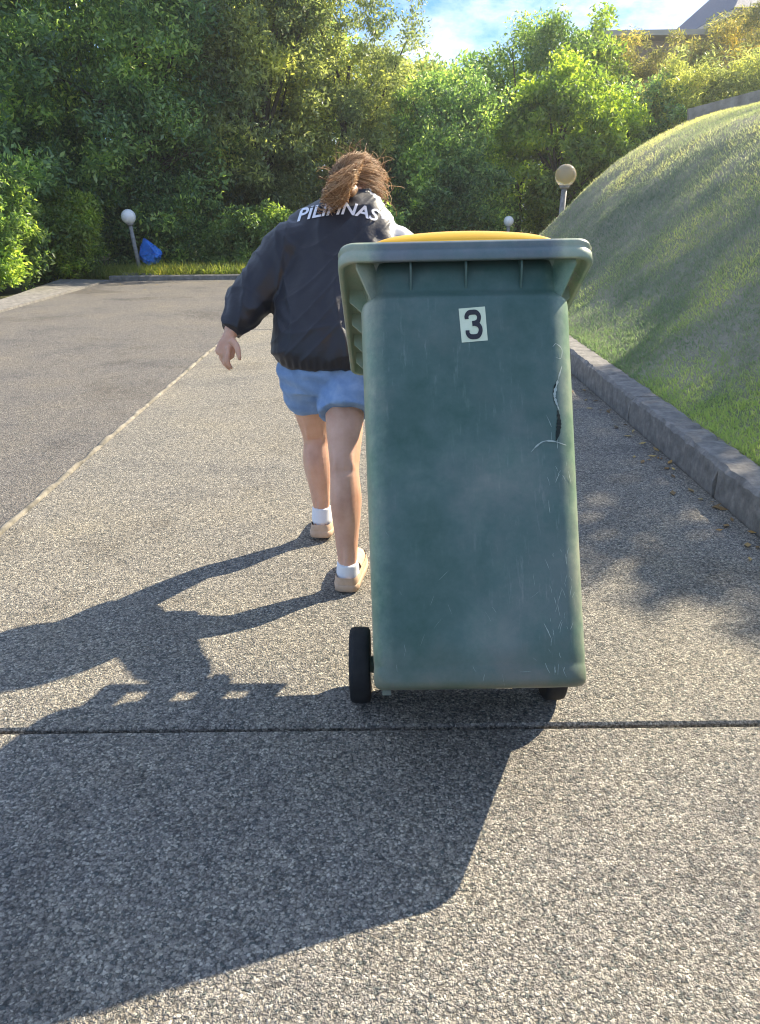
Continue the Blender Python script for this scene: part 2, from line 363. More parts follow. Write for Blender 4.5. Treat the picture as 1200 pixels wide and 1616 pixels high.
# ------------------------------------------------------------------ foliage
def leaves(C, rng, n_per, spread, size, up=.5, droop=0.0, aspect=.42, out=None):
    """clumps C (k,3) -> folded leaf quads"""
    k = len(C); n = k * n_per
    base = np.repeat(C, n_per, 0)
    off = rng.normal(0, 1, (n, 3)); off /= np.linalg.norm(off, axis=1)[:, None]; off *= (rng.uniform(0, 1, n) ** .5)[:, None]
    sp = np.repeat(rng.uniform(.6, 1.3, k), n_per)
    P = base + off * (spread * sp)[:, None] * [1, 1, .8]
    a = off * .7 + rng.normal(0, .6, (n, 3)) + [0, 0, -droop]; a /= np.linalg.norm(a, axis=1)[:, None]
    nn = rng.normal(0, .55, (n, 3)) + [0, 0, up] + off * .4
    nn -= a * (nn * a).sum(1)[:, None]; nn /= np.linalg.norm(nn, axis=1)[:, None]
    s = np.cross(a, nn); l = (size * rng.uniform(.6, 1.35, n))[:, None]; wd = l * aspect * .5
    b0 = P - a * l * .5; t = P + a * l * .5 - nn * l * .10; m1 = P - a * l * .04 + s * wd + nn * l * .05; m2 = P - a * l * .04 - s * wd + nn * l * .05
    v = np.stack([b0, m1, t, m2], 1).reshape(-1, 3)
    b = np.arange(n)[:, None] * 4
    f = np.concatenate([b + [0, 1, 2], b + [0, 2, 3]], 1).reshape(-1, 3)
    return v, f

def plant(name, label, cat, x, y, z0, h, rx, ry, mt, seed, nclump=170, n_per=110, spread=.34, size=.11, base=.12, up=.5, droop=0., aspect=.42,
          group=None, lobes=6, trunk=.10, shell=.62):
    rng = np.random.RandomState(seed); root = empty(name, (x, y, z0))
    hc = h * (1 - base); cz = h * base + hc * .5
    # crown = several lobes, clumps thrown into their outer volume
    lob = [(0, 0, cz, rx * .8, ry * .8, hc * .5)]
    for i in range(lobes):
        th = rng.uniform(0, 6.28); q = rng.uniform(.35, .75); zz = h * base + hc * rng.uniform(.18, .85)
        lob.append((rx * q * math.cos(th), ry * q * math.sin(th), zz, rx * rng.uniform(.35, .6), ry * rng.uniform(.35, .6), hc * rng.uniform(.16, .3)))
    C = []
    for i in range(nclump):
        l = lob[rng.randint(len(lob))] if i % 3 else lob[0]
        d = rng.normal(0, 1, 3); d /= np.linalg.norm(d); q = shell + (1.05 - shell) * rng.uniform(0, 1) ** .6
        p = np.array(l[:3]) + d * q * np.array(l[3:])
        if p[2] < .15: p[2] = rng.uniform(.12, .5)
        C.append(p)
    C = np.array(C); v, f = leaves(C, rng, n_per, spread, size, up, droop, aspect)
    v[:, 2] = np.maximum(v[:, 2], .01)
    link('crown', mesh_np('crown', v, f), mt, root)
    mb = MB(); r2 = random.Random(seed)
    top = Vector((0, 0, h * .72)); fork = h * max(base, .16)
    mb.tube(smooth_path([(0, 0, -.1), (r2.uniform(-.1, .1), 0, fork), (r2.uniform(-.2, .2), r2.uniform(-.2, .2), h * .45), top], 4), [trunk * (1.25 - i / 13.) for i in range(13)], 8)
    for i in range(min(16, nclump // 8)):
        c = Vector(C[r2.randrange(len(C))]); s = Vector((0, 0, fork + (c.z - fork) * r2.uniform(.1, .6))) if c.z > fork else Vector((0, 0, fork))
        md = (s + c) * .5 + Vector((0, 0, .12)); p = smooth_path([s, md, c], 3)
        mb.tube(p, [trunk * .5 * (1 - .13 * j) for j in range(len(p))], 6)
    mb.build('trunk', M['bark'], root, True)
    return tag(root, label, cat, group)

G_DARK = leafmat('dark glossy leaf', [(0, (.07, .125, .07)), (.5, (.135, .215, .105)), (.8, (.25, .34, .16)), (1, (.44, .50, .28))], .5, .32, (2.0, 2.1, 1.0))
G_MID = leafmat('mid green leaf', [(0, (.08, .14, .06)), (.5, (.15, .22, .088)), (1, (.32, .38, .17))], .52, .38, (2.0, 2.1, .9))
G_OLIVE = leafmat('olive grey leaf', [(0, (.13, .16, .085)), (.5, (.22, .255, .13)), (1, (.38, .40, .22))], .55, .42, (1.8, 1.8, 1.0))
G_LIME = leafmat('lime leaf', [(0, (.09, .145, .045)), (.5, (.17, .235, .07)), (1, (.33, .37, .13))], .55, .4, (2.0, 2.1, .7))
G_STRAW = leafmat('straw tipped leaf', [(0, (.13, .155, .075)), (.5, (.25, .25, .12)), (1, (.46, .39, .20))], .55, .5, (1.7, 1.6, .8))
T = 'trees and shrubs along the drive'
TR = [('evergreen_tree', 'tall dark evergreen tree at the left edge of the picture', -7.8, 15.0, 6.6, 2.7, 1.9, G_DARK, 520, .40, .15, .03),
 ('evergreen_tree', 'broad dark evergreen tree behind the leaning globe lamp', -4.7, 16.9, 7.2, 2.5, 1.9, G_DARK, 560, .40, .14, .03),
 ('evergreen_tree', 'leafy mid-green tree left of the person, its top sunlit', -2.3, 17.4, 6.9, 1.6, 1.6, G_OLIVE, 520, .38, .13, .03),
 ('olive_tree', 'pale grey-green tree above the person beside the sky gap', -.6, 18.6, 5.5, 1.4, 1.4, G_OLIVE, 420, .32, .10, .03),
 ('olive_tree', 'tall olive tree rising behind the middle of the left grove', -3.2, 20.4, 8.4, 1.7, 1.6, G_OLIVE, 420, .40, .13, .03),
 ('evergreen_tree', 'dark evergreen tree deepest in the far left grove', -6.9, 19.4, 8.6, 3.0, 2.0, G_DARK, 420, .46, .17, .03)]
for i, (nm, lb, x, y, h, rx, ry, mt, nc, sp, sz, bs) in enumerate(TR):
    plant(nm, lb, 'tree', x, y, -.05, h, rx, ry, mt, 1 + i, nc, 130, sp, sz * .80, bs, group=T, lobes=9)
SH = [('evergreen_shrub', 'dark rounded shrub right above the bin lid by the small globe lamp', 1.5, 18.2, 3.9, 1.6, 1.3, G_DARK, 330, .32, .11, .12, .42),
 ('evergreen_shrub', 'dark shrub in the dip of the skyline under the sky gap', 1.0, 20.2, 4.35, 1.5, 1.2, G_OLIVE, 280, .32, .11, .12, .42),
 ('lime_shrub', 'bright lime-leaved shrub behind the large globe lamp', 3.7, 17.3, 3.75, 1.35, 1.1, G_LIME, 300, .28, .13, .12, .42),
 ('evergreen_shrub', 'dense grey-green shrub on the skyline right of the sky gap', 3.5, 20.8, 5.2, 1.7, 1.3, G_MID, 340, .34, .11, .05, .42),
 ('evergreen_shrub', 'dark shrub low behind the far end of the grass bank', 5.6, 18.6, 3.5, 1.4, 1.1, G_DARK, 300, .32, .11, .05, .42),
 ('lime_shrub', 'lime-topped shrub on the skyline left of the house eave', 5.3, 21.6, 5.3, 1.2, 1.1, G_LIME, 260, .30, .14, .05, .42),
 ('feathery_shrub', 'feathery straw-tipped shrub just below the beige eave', 7.4, 21.6, 5.0, 1.6, 1.3, G_STRAW, 360, .30, .17, .04, .14),
 ('feathery_shrub', 'feathery straw-tipped shrub at the right edge below the roof', 9.9, 21.2, 5.15, 1.9, 1.3, G_STRAW, 380, .32, .17, .04, .14),
 ('feathery_shrub', 'grey-green feathery shrub behind the board edging on the bank', 7.6, 18.4, 4.2, 1.9, 1.1, G_OLIVE, 380, .32, .15, .04, .16),
 ('leafy_shrub', 'large pale leafy shrub at the left edge beside the lane', -6.1, 12.7, 1.9, 1.0, 1.0, G_MID, 230, .20, .10, .0, .42),
 ('leafy_shrub', 'pale leafy shrub between the lane margin and the leaning globe lamp', -5.6, 14.4, 1.5, .75, .6, G_LIME, 190, .20, .10, .0, .42),
 ('leafy_shrub', 'mid green shrub right behind the leaning globe lamp', -4.3, 15.9, 1.9, 1.0, .6, G_DARK, 220, .22, .11, .0, .42),
 ('leafy_shrub', 'low sunlit shrub beyond the far kerb just left of the person', -2.5, 15.45, 1.15, .95, .5, G_MID, 220, .20, .10, .0, .42),
 ('leafy_shrub', 'dark low shrub directly behind the person', -.5, 15.9, 1.35, 1.2, .6, G_DARK, 260, .24, .11, .0, .42),
 ('leafy_shrub', 'dark shrub between the person and the small globe lamp', 1.6, 16.9, 2.2, 1.2, .6, G_DARK, 260, .24, .11, .0, .42)]
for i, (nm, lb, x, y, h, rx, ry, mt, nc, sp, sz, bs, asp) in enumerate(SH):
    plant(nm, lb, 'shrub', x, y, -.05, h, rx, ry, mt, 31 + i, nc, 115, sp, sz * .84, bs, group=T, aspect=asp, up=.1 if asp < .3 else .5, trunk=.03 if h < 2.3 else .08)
plant('garden_tree', 'open leafy tree growing on the grass bank beyond the right edge', 'tree', 7.05, 8.95, 2.5, 3.6, 1.0, 1.6, G_MID, 17, 110, 55, .24, .11, .74)
# the wood behind reads as one mass
rng = np.random.RandomState(77); k = 1500
Cw = np.stack([rng.uniform(-15, 3.5, k), rng.uniform(22, 24.5, k), rng.uniform(0, 1, k)], -1)
Cw[:, 2] *= np.interp(Cw[:, 0], [-15, -3.6, -1.8, -.3, 3.5], [8.6, 8.4, 6.2, 4.4, 4.6])
v, f = leaves(Cw, rng, 60, .5, .2)
tag(link('background_wood', mesh_np('background_wood', v, f), G_DARK), kind='stuff')

# weedy strip between far kerb and shrubs
r = np.random.RandomState(31); n = 26000
Xw = r.uniform(-5.4, .6, n); Yw = 14.22 + r.uniform(0, 1, n) ** 1.5 * 1.1
P = np.stack([Xw, Yw, -.03 + 0 * Xw], -1)
v, f = blades(P, np.tile([0, 0, 1.], (n, 1)), .10, .36, .009, 32, .5)
M['weeds'] = leafmat('verge weeds', [(0, (.16, .21, .05)), (.5, (.28, .31, .08)), (1, (.46, .42, .16))], .55, .5, (1.6, 1.6, .7))
tag(link('verge_weeds', mesh_np('verge_weeds', v, f), M['weeds']), kind='stuff')

# dead leaves blown against the kerb and the far edge
r = np.random.RandomState(51); n = 260
Xl = np.where(r.uniform(0, 1, n) < .6, KX - np.abs(r.normal(0, .10, n)) - .01, r.uniform(-4.5, KX, n)); Yl = np.where(Xl > 1.1, r.uniform(1.6, 12, n), 14 - np.abs(r.normal(0, 1.2, n)))
Pl = np.stack([Xl, Yl, 0 * Xl + .006], -1); a_ = r.uniform(0, 6.28, n); A_ = np.stack([np.cos(a_), np.sin(a_), r.uniform(-.1, .3, n)], -1); B_ = np.stack([-np.sin(a_), np.cos(a_), r.uniform(-.3, .3, n)], -1); ln_ = r.uniform(.012, .03, n)[:, None]
v = np.stack([Pl - A_ * ln_, Pl + B_ * ln_ * .45, Pl + A_ * ln_, Pl - B_ * ln_ * .45], 1); v[:, :, 2] = np.maximum(v[:, :, 2], .003); b_ = np.arange(n)[:, None] * 4
M['deadleaf'] = leafmat('dead leaf', [(0, (.10, .06, .03)), (.5, (.20, .13, .06)), (1, (.36, .28, .14))], .2, .7, (1.2, 1, .7))
tag(link('fallen_leaves', mesh_np('fallen_leaves', v.reshape(-1, 3), np.concatenate([b_ + [0, 1, 2], b_ + [0, 2, 3]], 1).reshape(-1, 3)), M['deadleaf']), kind='stuff')

# ------------------------------------------------------------------ wheelie bin
TILT = rad(33); AX = Vector((.198, 1.672, .096))
bin_ = empty('wheelie_bin', AX, (-TILT, rad(-.5), 0))
tag(bin_, 'tall dark green wheelie bin with yellow lid and number 3 sticker, tilted on its wheels', 'wheelie bin')
BM_ = Matrix.Translation(AX) @ Euler((-TILT, rad(-.5), 0)).to_matrix().to_4x4(); BMi = BM_.inverted()

def plastic(name, c0, c1, c2, scuff=.5):
    mm = mat(name, rough=.42, spec=.45); nt = mm.node_tree; b = nt.nodes['Principled BSDF']; L = nt.links.new
    tc = N(nt, 'ShaderNodeTexCoord')
    n1 = N(nt, 'ShaderNodeTexNoise'); n1.inputs['Scale'].default_value = 4; n1.inputs['Detail'].default_value = 8; n1.inputs['Roughness'].default_value = .65
    L(tc.outputs['Object'], n1.inputs['Vector']); r1 = ramp(nt, [(.3, c0), (.52, c1), (.75, c2)]); L(n1.outputs['Fac'], r1.inputs[0])
    # fine scuffing, stretched in several directions
    mp = N(nt, 'ShaderNodeMapping'); mp.inputs['Scale'].default_value = (60, 60, 9); mp.inputs['Rotation'].default_value = (0, .35, 0); L(tc.outputs['Object'], mp.inputs[0])
    n2 = N(nt, 'ShaderNodeTexNoise'); n2.inputs['Scale'].default_value = 1.6; n2.inputs['Detail'].default_value = 7; n2.inputs['Roughness'].default_value = .7; L(mp.outputs[0], n2.inputs['Vector'])
    r2 = ramp(nt, [(.56, (0, 0, 0)), (.72, (1, 1, 1))]); L(n2.outputs['Fac'], r2.inputs[0])
    n3 = N(nt, 'ShaderNodeTexNoise'); n3.inputs['Scale'].default_value = 3.1; n3.inputs['Detail'].default_value = 6; L(tc.outputs['Object'], n3.inputs['Vector'])
    r3 = ramp(nt, [(.42, (0, 0, 0)), (.7, (1, 1, 1))]); L(n3.outputs['Fac'], r3.inputs[0])
    mu = N(nt, 'ShaderNodeMath', operation='MULTIPLY'); L(r2.outputs[0], mu.inputs[0]); L(r3.outputs[0], mu.inputs[1])
    m2 = N(nt, 'ShaderNodeMath', operation='MULTIPLY'); m2.inputs[1].default_value = scuff; L(mu.outputs[0], m2.inputs[0])
    mx = N(nt, 'ShaderNodeMixRGB'); mx.inputs[2].default_value = (.24, .29, .25, 1); L(m2.outputs[0], mx.inputs[0]); L(r1.outputs[0], mx.inputs[1])
    L(mx.outputs[0], b.inputs['Base Color'])
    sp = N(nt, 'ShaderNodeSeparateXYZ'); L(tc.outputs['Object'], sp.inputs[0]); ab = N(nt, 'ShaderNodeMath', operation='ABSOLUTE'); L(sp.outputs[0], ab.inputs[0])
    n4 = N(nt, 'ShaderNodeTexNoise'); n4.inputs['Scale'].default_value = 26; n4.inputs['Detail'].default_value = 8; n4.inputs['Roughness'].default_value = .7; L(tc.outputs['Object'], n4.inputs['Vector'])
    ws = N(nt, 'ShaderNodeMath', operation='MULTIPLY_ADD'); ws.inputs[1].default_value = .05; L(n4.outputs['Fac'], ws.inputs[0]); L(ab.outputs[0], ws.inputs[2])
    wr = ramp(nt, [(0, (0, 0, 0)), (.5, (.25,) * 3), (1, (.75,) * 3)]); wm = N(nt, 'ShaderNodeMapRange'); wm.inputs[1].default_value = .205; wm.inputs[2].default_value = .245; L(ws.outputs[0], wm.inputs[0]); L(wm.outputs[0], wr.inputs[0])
    mw = N(nt, 'ShaderNodeMixRGB'); mw.inputs[2].default_value = (.30, .38, .25, 1); L(wr.outputs[0], mw.inputs[0]); L(mx.outputs[0], mw.inputs[1]); dz = N(nt, 'ShaderNodeMath', operation='MULTIPLY_ADD'); dz.inputs[1].default_value = .16; L(n1.outputs['Fac'], dz.inputs[0]); L(sp.outputs[2], dz.inputs[2])  # pale scuffed edges, lightened further to carry the sunlit strip in the colour
    dm = N(nt, 'ShaderNodeMapRange'); dm.inputs[1].default_value = .13; dm.inputs[2].default_value = .02; dm.inputs[3].default_value = 0; dm.inputs[4].default_value = .75; L(dz.outputs[0], dm.inputs[0])
    dx = N(nt, 'ShaderNodeMixRGB'); dx.inputs[2].default_value = (.115, .12, .085, 1); L(dm.outputs[0], dx.inputs[0]); L(mw.outputs[0], dx.inputs[1])
    n5 = N(nt, 'ShaderNodeTexNoise'); n5.inputs['Scale'].default_value = 2.3; n5.inputs['Detail'].default_value = 10; n5.inputs['Roughness'].default_value = .75; L(tc.outputs['Object'], n5.inputs['Vector'])
    r5 = ramp(nt, [(.36, (.50, .74, .64)), (.48, (.95, 1, .98)), (.60, (1.5, 1.18, 1.2))]); L(n5.outputs['Fac'], r5.inputs[0])
    m5 = N(nt, 'ShaderNodeMixRGB', blend_type='MULTIPLY'); m5.inputs[0].default_value = .9; L(dx.outputs[0], m5.inputs[1]); L(r5.outputs[0], m5.inputs[2])
    L(m5.outputs[0], b.inputs['Base Color'])
    rr_ = ramp(nt, [(.3, (.32,) * 3), (.7, (.55,) * 3)]); L(n1.outputs['Fac'], rr_.inputs[0]); L(rr_.outputs[0], b.inputs['Roughness'])
    bp = N(nt, 'ShaderNodeBump'); bp.inputs['Strength'].default_value = .12; bp.inputs['Distance'].default_value = .002; L(n2.outputs['Fac'], bp.inputs['Height']); L(bp.outputs[0], b.inputs['Normal'])
    return mm
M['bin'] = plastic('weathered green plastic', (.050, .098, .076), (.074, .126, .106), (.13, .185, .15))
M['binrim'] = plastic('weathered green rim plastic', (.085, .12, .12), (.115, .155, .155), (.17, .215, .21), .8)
M['lid'] = noisy('yellow lid plastic', [(.3, (.72, .38, .01)), (.7, (.80, .46, .015))], 5, .4, spec=.5)
M['sticker'] = noisy('pale sticker', [(.3, (.62, .68, .46)), (.7, (.72, .76, .54))], 30, .6)
M['ink'] = mat('black sticker ink', (.02, .02, .024), .6)
M['scuff'] = mat('stress-whitened plastic', (.36, .42, .36), .7)
M['hole'] = mat('dark split in the plastic', (.004, .012, .008), .8)
M['web'] = mat('old cobweb', (.30, .27, .24), .9)

def rrect(hx, y0, y1, r, z, n=8, bow=0.0):
    """rounded rectangle, counter-clockwise, y0 = front"""
    pts = []; cs = [(hx - r, y1 - r, 0), (-hx + r, y1 - r, 90), (-hx + r, y0 + r, 180), (hx - r, y0 + r, 270)]
    for i, (cx, cy, a0) in enumerate(cs):
        for k in range(n + 1):
            a = rad(a0 + 90 * k / n); pts.append(Vector((cx + r * math.cos(a), cy + r * math.sin(a), z)))
        # extra points along the following straight side
        a1 = rad(a0 + 90); nx = cs[(i + 1) % 4]; p = pts[-1]; q = Vector((nx[0] + r * math.cos(a1), nx[1] + r * math.sin(a1), z))
        for k in range(1, 8): pts.append(p.lerp(q, k / 8))
    if bow:
        for p in pts:
            u = max(-1, min(1, p.x / hx))
            if p.y < (y0 + y1) * .5: p.y -= bow * (1 - u * u)
    return pts
def sect(t):   # t 0 bottom .. 1 under the rim
    return .218 + (.236 - .218) * t, -.416 - .012 * t, .08 + .145 * t
mb = MB(); rings = []
ZB, ZT = -.052, .85
rings.append(rrect(.165, -.35, .05, .04, ZB - .002)); rings.append(rrect(.205, -.40, .07, .042, ZB))
for z, ins in [(ZB + .003, .007), (ZB + .009, .002), (ZB + .018, 0), (ZB + .040, 0), (ZB + .043, .0012), (ZB + .05, .0008), (ZB + .06, 0)]:
    hx, a, b = sect(0); rings.append(rrect(hx - ins, a + ins, b - ins, .044, z, bow=.004))
for k in range(1, 22):
    t = k / 21; z = ZB + .06 + (.782 - ZB - .06) * t; hx, a, b = sect(t * .9)
    rings.append(rrect(hx, a, b, .044 + .018 * t ** .5, z, bow=.004 + .004 * t))
for z, ins in [(.792, .004), (.802, .012), (.814, .016), (ZT, .016), (.885, .016)]:
    hx, a, b = sect(.97); rings.append(rrect(hx - ins, a + ins, b - ins, .055, z, bow=.006))
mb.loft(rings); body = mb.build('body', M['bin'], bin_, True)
bvh_body = BVHTree.FromPolygons([Vector(v) for v in mb.v], mb.f)

# rim: flange with a hanging lip, swept round the mouth
mb = MB(); HX, Y0, Y1, RC = .283, -.458, .218, .040
prof = [(.062, .900), (.052, .928), (.014, .930), (.012, .909), (.003, .907), (.0, .910), (.0, .930), (.004, .934), (.004, .940), (.0, .944), (.004, .954), (.020, .957), (.066, .957)]
rings = [rrect(HX - i, Y0 + i, Y1 - i, max(.012, RC - i * .7), z - .046) for i, z in prof]
mb.loft(rings + [rings[0]], cap=False); mb.build('rim', M['binrim'], bin_, True)
# gussets under the rim
def gusset(mb, p, out, w0, hgt, th=.004):
    out = Vector(out); sd = Vector((-out.y, out.x, 0)); p = Vector(p)
    a = [p, p + out * w0, p + out * w0 + Vector((0, 0, -.03)), p + Vector((0, 0, -hgt))]
    mb.loft([[q + sd * th * .5 for q in a], [q - sd * th * .5 for q in a]])
for k in range(3):
    mb = MB(); gusset(mb, (-.122 + .122 * k - .0, -.408, .884), (0, -1, 0), .036, .085); mb.build('rim_gusset', M['bin'], bin_)
for s in (-1, 1):
    for k in range(4):
        mb = MB(); gusset(mb, (s * .206, -.28 + .125 * k, .884), (s, 0, 0), .058, .085); mb.build('rim_gusset', M['bin'], bin_)
    mb = MB(); q = .7071; gusset(mb, (s * .188, -.388, .884), (s * q, -q, 0), .075, .14); mb.build('rim_gusset', M['bin'], bin_)

# lid
mb = MB(); LX, LY0, LY1 = HX - .03, Y0 + .026, Y1 - .03; rings = [rrect(LX, LY0, LY1, .05, .906), rrect(LX, LY0, LY1, .05, .915), rrect(LX - .006, LY0 + .006, LY1 - .006, .05, .919)]
for i in range(9):
    t = i / 8; a = t * math.pi / 2; ins = .012 + .075 * (1 - math.cos(a)); z = .919 + .043 * math.sin(a)
    rings.append(rrect(LX - ins * 1.45 - .02 * t, LY0 + ins * .8, LY1 - ins, .05, z))
hx_, a_, b_ = LX - .133, LY0 + .07, LY1 - .087
for q in (.6, .25, .02): rings.append(rrect(hx_ * q + .004, a_ * q + (1 - q) * -.07, b_ * q + (1 - q) * -.06, .05 * q, .962 + .004 * (1 - q)))
mb.loft(rings)
for v_i, p in enumerate(mb.v):   # crown the lid across its width
    if p[2] > .925: mb.v[v_i] = (p[0], p[1], p[2] + (.020 * (1 - (p[0] / .20) ** 2) - .006) * (p[2] - .919) / .043)
mb.build('lid', M['lid'], bin_, True)

# hinge and handle at the back
for xs_ in (-.2, -.066, .066, .2):
    mb = MB(); mb.box((xs_, .246, .872), (.048, .06, .045)); mb.build('hinge_bracket', M['binrim'], bin_)
mb = MB(); mb.tube([(-.235, .276, .874), (.235, .276, .874)], .014, 12); mb.build('handle', M['binrim'], bin_, True)
# wheels
for s, xw in ((-1, -.258), (1, .226)):
    mb = MB(); prof = [(.066, -.020), (.086, -.026), (.0935, -.022), (.096, -.012), (.096, .012), (.0935, .022), (.086, .026), (.066, .020)]
    rings = [[Vector((xw + q, r_ * math.cos(2 * math.pi * k / 40), r_ * math.sin(2 * math.pi * k / 40))) for k in range(40)] for r_, q in prof]
    mb.loft(rings + [rings[0]], cap=False); wh = mb.build('wheel', M['black'], bin_, True)
    mb = MB(); prof = [(.012, -.018), (.066, -.014), (.066, .014), (.012, .018)]
    rings = [[Vector((xw + q, r_ * math.cos(2 * math.pi * k / 32), r_ * math.sin(2 * math.pi * k / 32))) for k in range(32)] for r_, q in prof]
    mb.loft(rings); mb.build('hub', M['black'], wh)
mb = MB(); mb.tube([(-.28, 0, 0), (.26, 0, 0)], .012, 12); mb.build('axle', M['steel'], bin_, True)
mb = MB()
mb.box((0, -.04, -.056), (.26, .12, .012))
mb.build('base_skid', M['bin'], bin_)
for s in (-1, 1):
    mb = MB(); mb.tube([(s * .15, 0, 0), (s * .236, 0, 0)], [.03, .02], 20); mb.build('axle_housing', M['bin'], bin_)
mb = MB(); mb.box((-.192, -.36, -.056), (.018, .026, .014)); mb.build('base_foot', M['bin'], bin_)

def on_body(px, py, off=.0015):
    """photo pixel -> point on the bin's skin, in the bin's own space"""
    d = cF + cR * ((px - 600) / F_PX) - cU * ((py - 808) / F_PX)
    o = BMi @ cC; dl = (BMi.to_3x3() @ d).normalized(); h = bvh_body.ray_cast(o, dl)
    if h[0] is None: return None
    nr = h[1]
    if nr.dot(dl) > 0: nr = -nr
    return h[0] + nr * off, nr
# sticker with its figure
c4 = [(724, 487.5), (765.5, 484), (770, 537.5), (729, 541)]
gridv = []
for i in range(7):
    for j in range(7):
        s, t = j / 6, i / 6
        x = (c4[0][0] * (1 - s) + c4[1][0] * s) * (1 - t) + (c4[3][0] * (1 - s) + c4[2][0] * s) * t
        y = (c4[0][1] * (1 - s) + c4[1][1] * s) * (1 - t) + (c4[3][1] * (1 - s) + c4[2][1] * s) * t
        gridv.append(on_body(x, y, .0012)[0])
mb = MB(); mb.add(gridv, [(i * 7 + j, i * 7 + j + 1, i * 7 + j + 8, i * 7 + j + 7) for i in range(6) for j in range(6)])
stk = mb.build('number_sticker', M['sticker'], bin_)
def stroke(pts, wid, n=10):
    """flat ribbon outline points in unit sticker space -> two lists"""
    P = smooth_path([(a, b, 0) for a, b in pts], n); A, B = [], []
    for i, p in enumerate(P):
        t = (P[min(i + 1, len(P) - 1)] - P[max(i - 1, 0)]).normalized(); nn = Vector((-t.y, t.x * 1.0, 0))
        A.append(p + nn * wid); B.append(p - nn * wid)
    return A, B
def stk_pt(s, t, off):
    x = (c4[0][0] * (1 - s) + c4[1][0] * s) * (1 - t) + (c4[3][0] * (1 - s) + c4[2][0] * s) * t
    y = (c4[0][1] * (1 - s) + c4[1][1] * s) * (1 - t) + (c4[3][1] * (1 - s) + c4[2][1] * s) * t
    return on_body(x, y, off)[0]
mb = MB()
for pts, off in (([(.27, .33), (.27, .24), (.36, .155), (.5, .14), (.64, .155), (.73, .24), (.73, .345), (.66, .44), (.52, .475)], .0020),
                 ([(.46, .475), (.56, .475), (.68, .52), (.75, .61), (.75, .72), (.66, .84), (.5, .865), (.34, .84), (.26, .75), (.26, .66)], .0023)):
    A, B = stroke(pts, .075); k = len(A)
    vs = [stk_pt(p.x, .5 + (p.y - .5) * 1.0, off) for p in A] + [stk_pt(p.x, .5 + (p.y - .5) * 1.0, off) for p in B]
    mb.add(vs, [(i, i + 1, i + 1 + k, i + k) for i in range(k - 1)])
mb.build('numeral', M['ink'], stk)
# split corner, scratches, cobweb
def skin_ribbon(pts, wid, off=.0012, n=6, jit=0, seed=0):
    rr = random.Random(seed); P = smooth_path([(a, b, 0) for a, b in pts], n); k = len(P); A, B = [], []
    for i, p in enumerate(P):
        t = (P[min(i + 1, k - 1)] - P[max(i - 1, 0)]).normalized(); wv = wid * (.25 + .75 * math.sin(math.pi * (i + .5) / k)) * (1 + rr.uniform(-jit, jit))
        a = on_body(p.x - t.y * wv, p.y + t.x * wv, off); b = on_body(p.x + t.y * wv, p.y - t.x * wv, off)
        if a is None or b is None: continue
        A.append(a[0]); B.append(b[0])
    k = len(A); return A + B, [(i, i + 1, i + 1 + k, i + k) for i in range(k - 1)]
mb = MB(); mb.add(*skin_ribbon([(880, 600), (876, 612), (875, 626), (879, 640)], 2.2, .0016, jit=.5, seed=2)); mb.add(*skin_ribbon([(880, 648), (882, 664), (881, 680), (878, 695)], 3.2, .0016, jit=.3, seed=22)); tag(mb.build('split', M['hole'], bin_), kind='stuff')
mb = MB(); rr = random.Random(6)
mb.add(*skin_ribbon([(886, 578), (880, 600), (875, 622), (877, 634), (882, 648)], 1.5, .0022, jit=.8, seed=3))
mb.add(*skin_ribbon([(838, 714), (846, 705), (858, 697), (874, 697), (893, 703)], 1.1, .0022, jit=.6, seed=4))
mb.add(*skin_ribbon([(872, 548), (877, 543), (886, 552), (884, 566), (876, 564)], .5, .0022, jit=.6, seed=5))
for k in range(46):
    x = rr.uniform(866, 903); y = 1088 - abs(rr.gauss(0, 1)) * 190
    if y < 500: continue
    a = rr.uniform(-.5, .5); l = rr.uniform(4, 20)
    mb.add(*skin_ribbon([(x, y), (x + l * a * .5 + rr.uniform(-1, 1), y - l * .5), (x + l * a, y - l)], rr.uniform(.15, .4), .0016, 3, .5, k))
for k in range(20):
    x = rr.uniform(600, 880); y = 1072 - abs(rr.gauss(0, 1)) * 110
    if y < 560: continue
    th = 1.57 + rr.gauss(0, .5); l = rr.uniform(5, 22)
    mb.add(*skin_ribbon([(x, y), (x + l * .5 * math.cos(th), y + l * .5 * math.sin(th) + rr.uniform(-1, 1)), (x + l * math.cos(th), y + l * math.sin(th))], rr.uniform(.08, .16), .0016, 3, .5, 100 + k))
tag(mb.build('scratches', M['scuff'], bin_), kind='stuff')
mb = MB(); rr = random.Random(9)
for k in range(90):
    a = BMi @ at(rr.gauss(893, 9), rr.gauss(424, 12), 1.84 + rr.uniform(-.01, .04)); b = a + Vector((rr.gauss(0, .016), rr.gauss(0, .01), rr.gauss(0, .018)))
    c = (a + b) * .5 + Vector((rr.gauss(0, .006), 0, rr.gauss(0, .006)))
    mb.tube(smooth_path([a, c, b], 3), .0005, 3)
for k in range(14):
    a = BMi @ at(rr.gauss(612, 10), rr.gauss(412, 3), 1.85); b = BMi @ at(rr.gauss(575, 14), rr.gauss(424, 6), 1.87)
    mb.tube(smooth_path([a, (a + b) * .5 - Vector((0, 0, .006)), b], 3), .0004, 3)
tag(mb.build('cobweb', M['web'], bin_), kind='stuff')

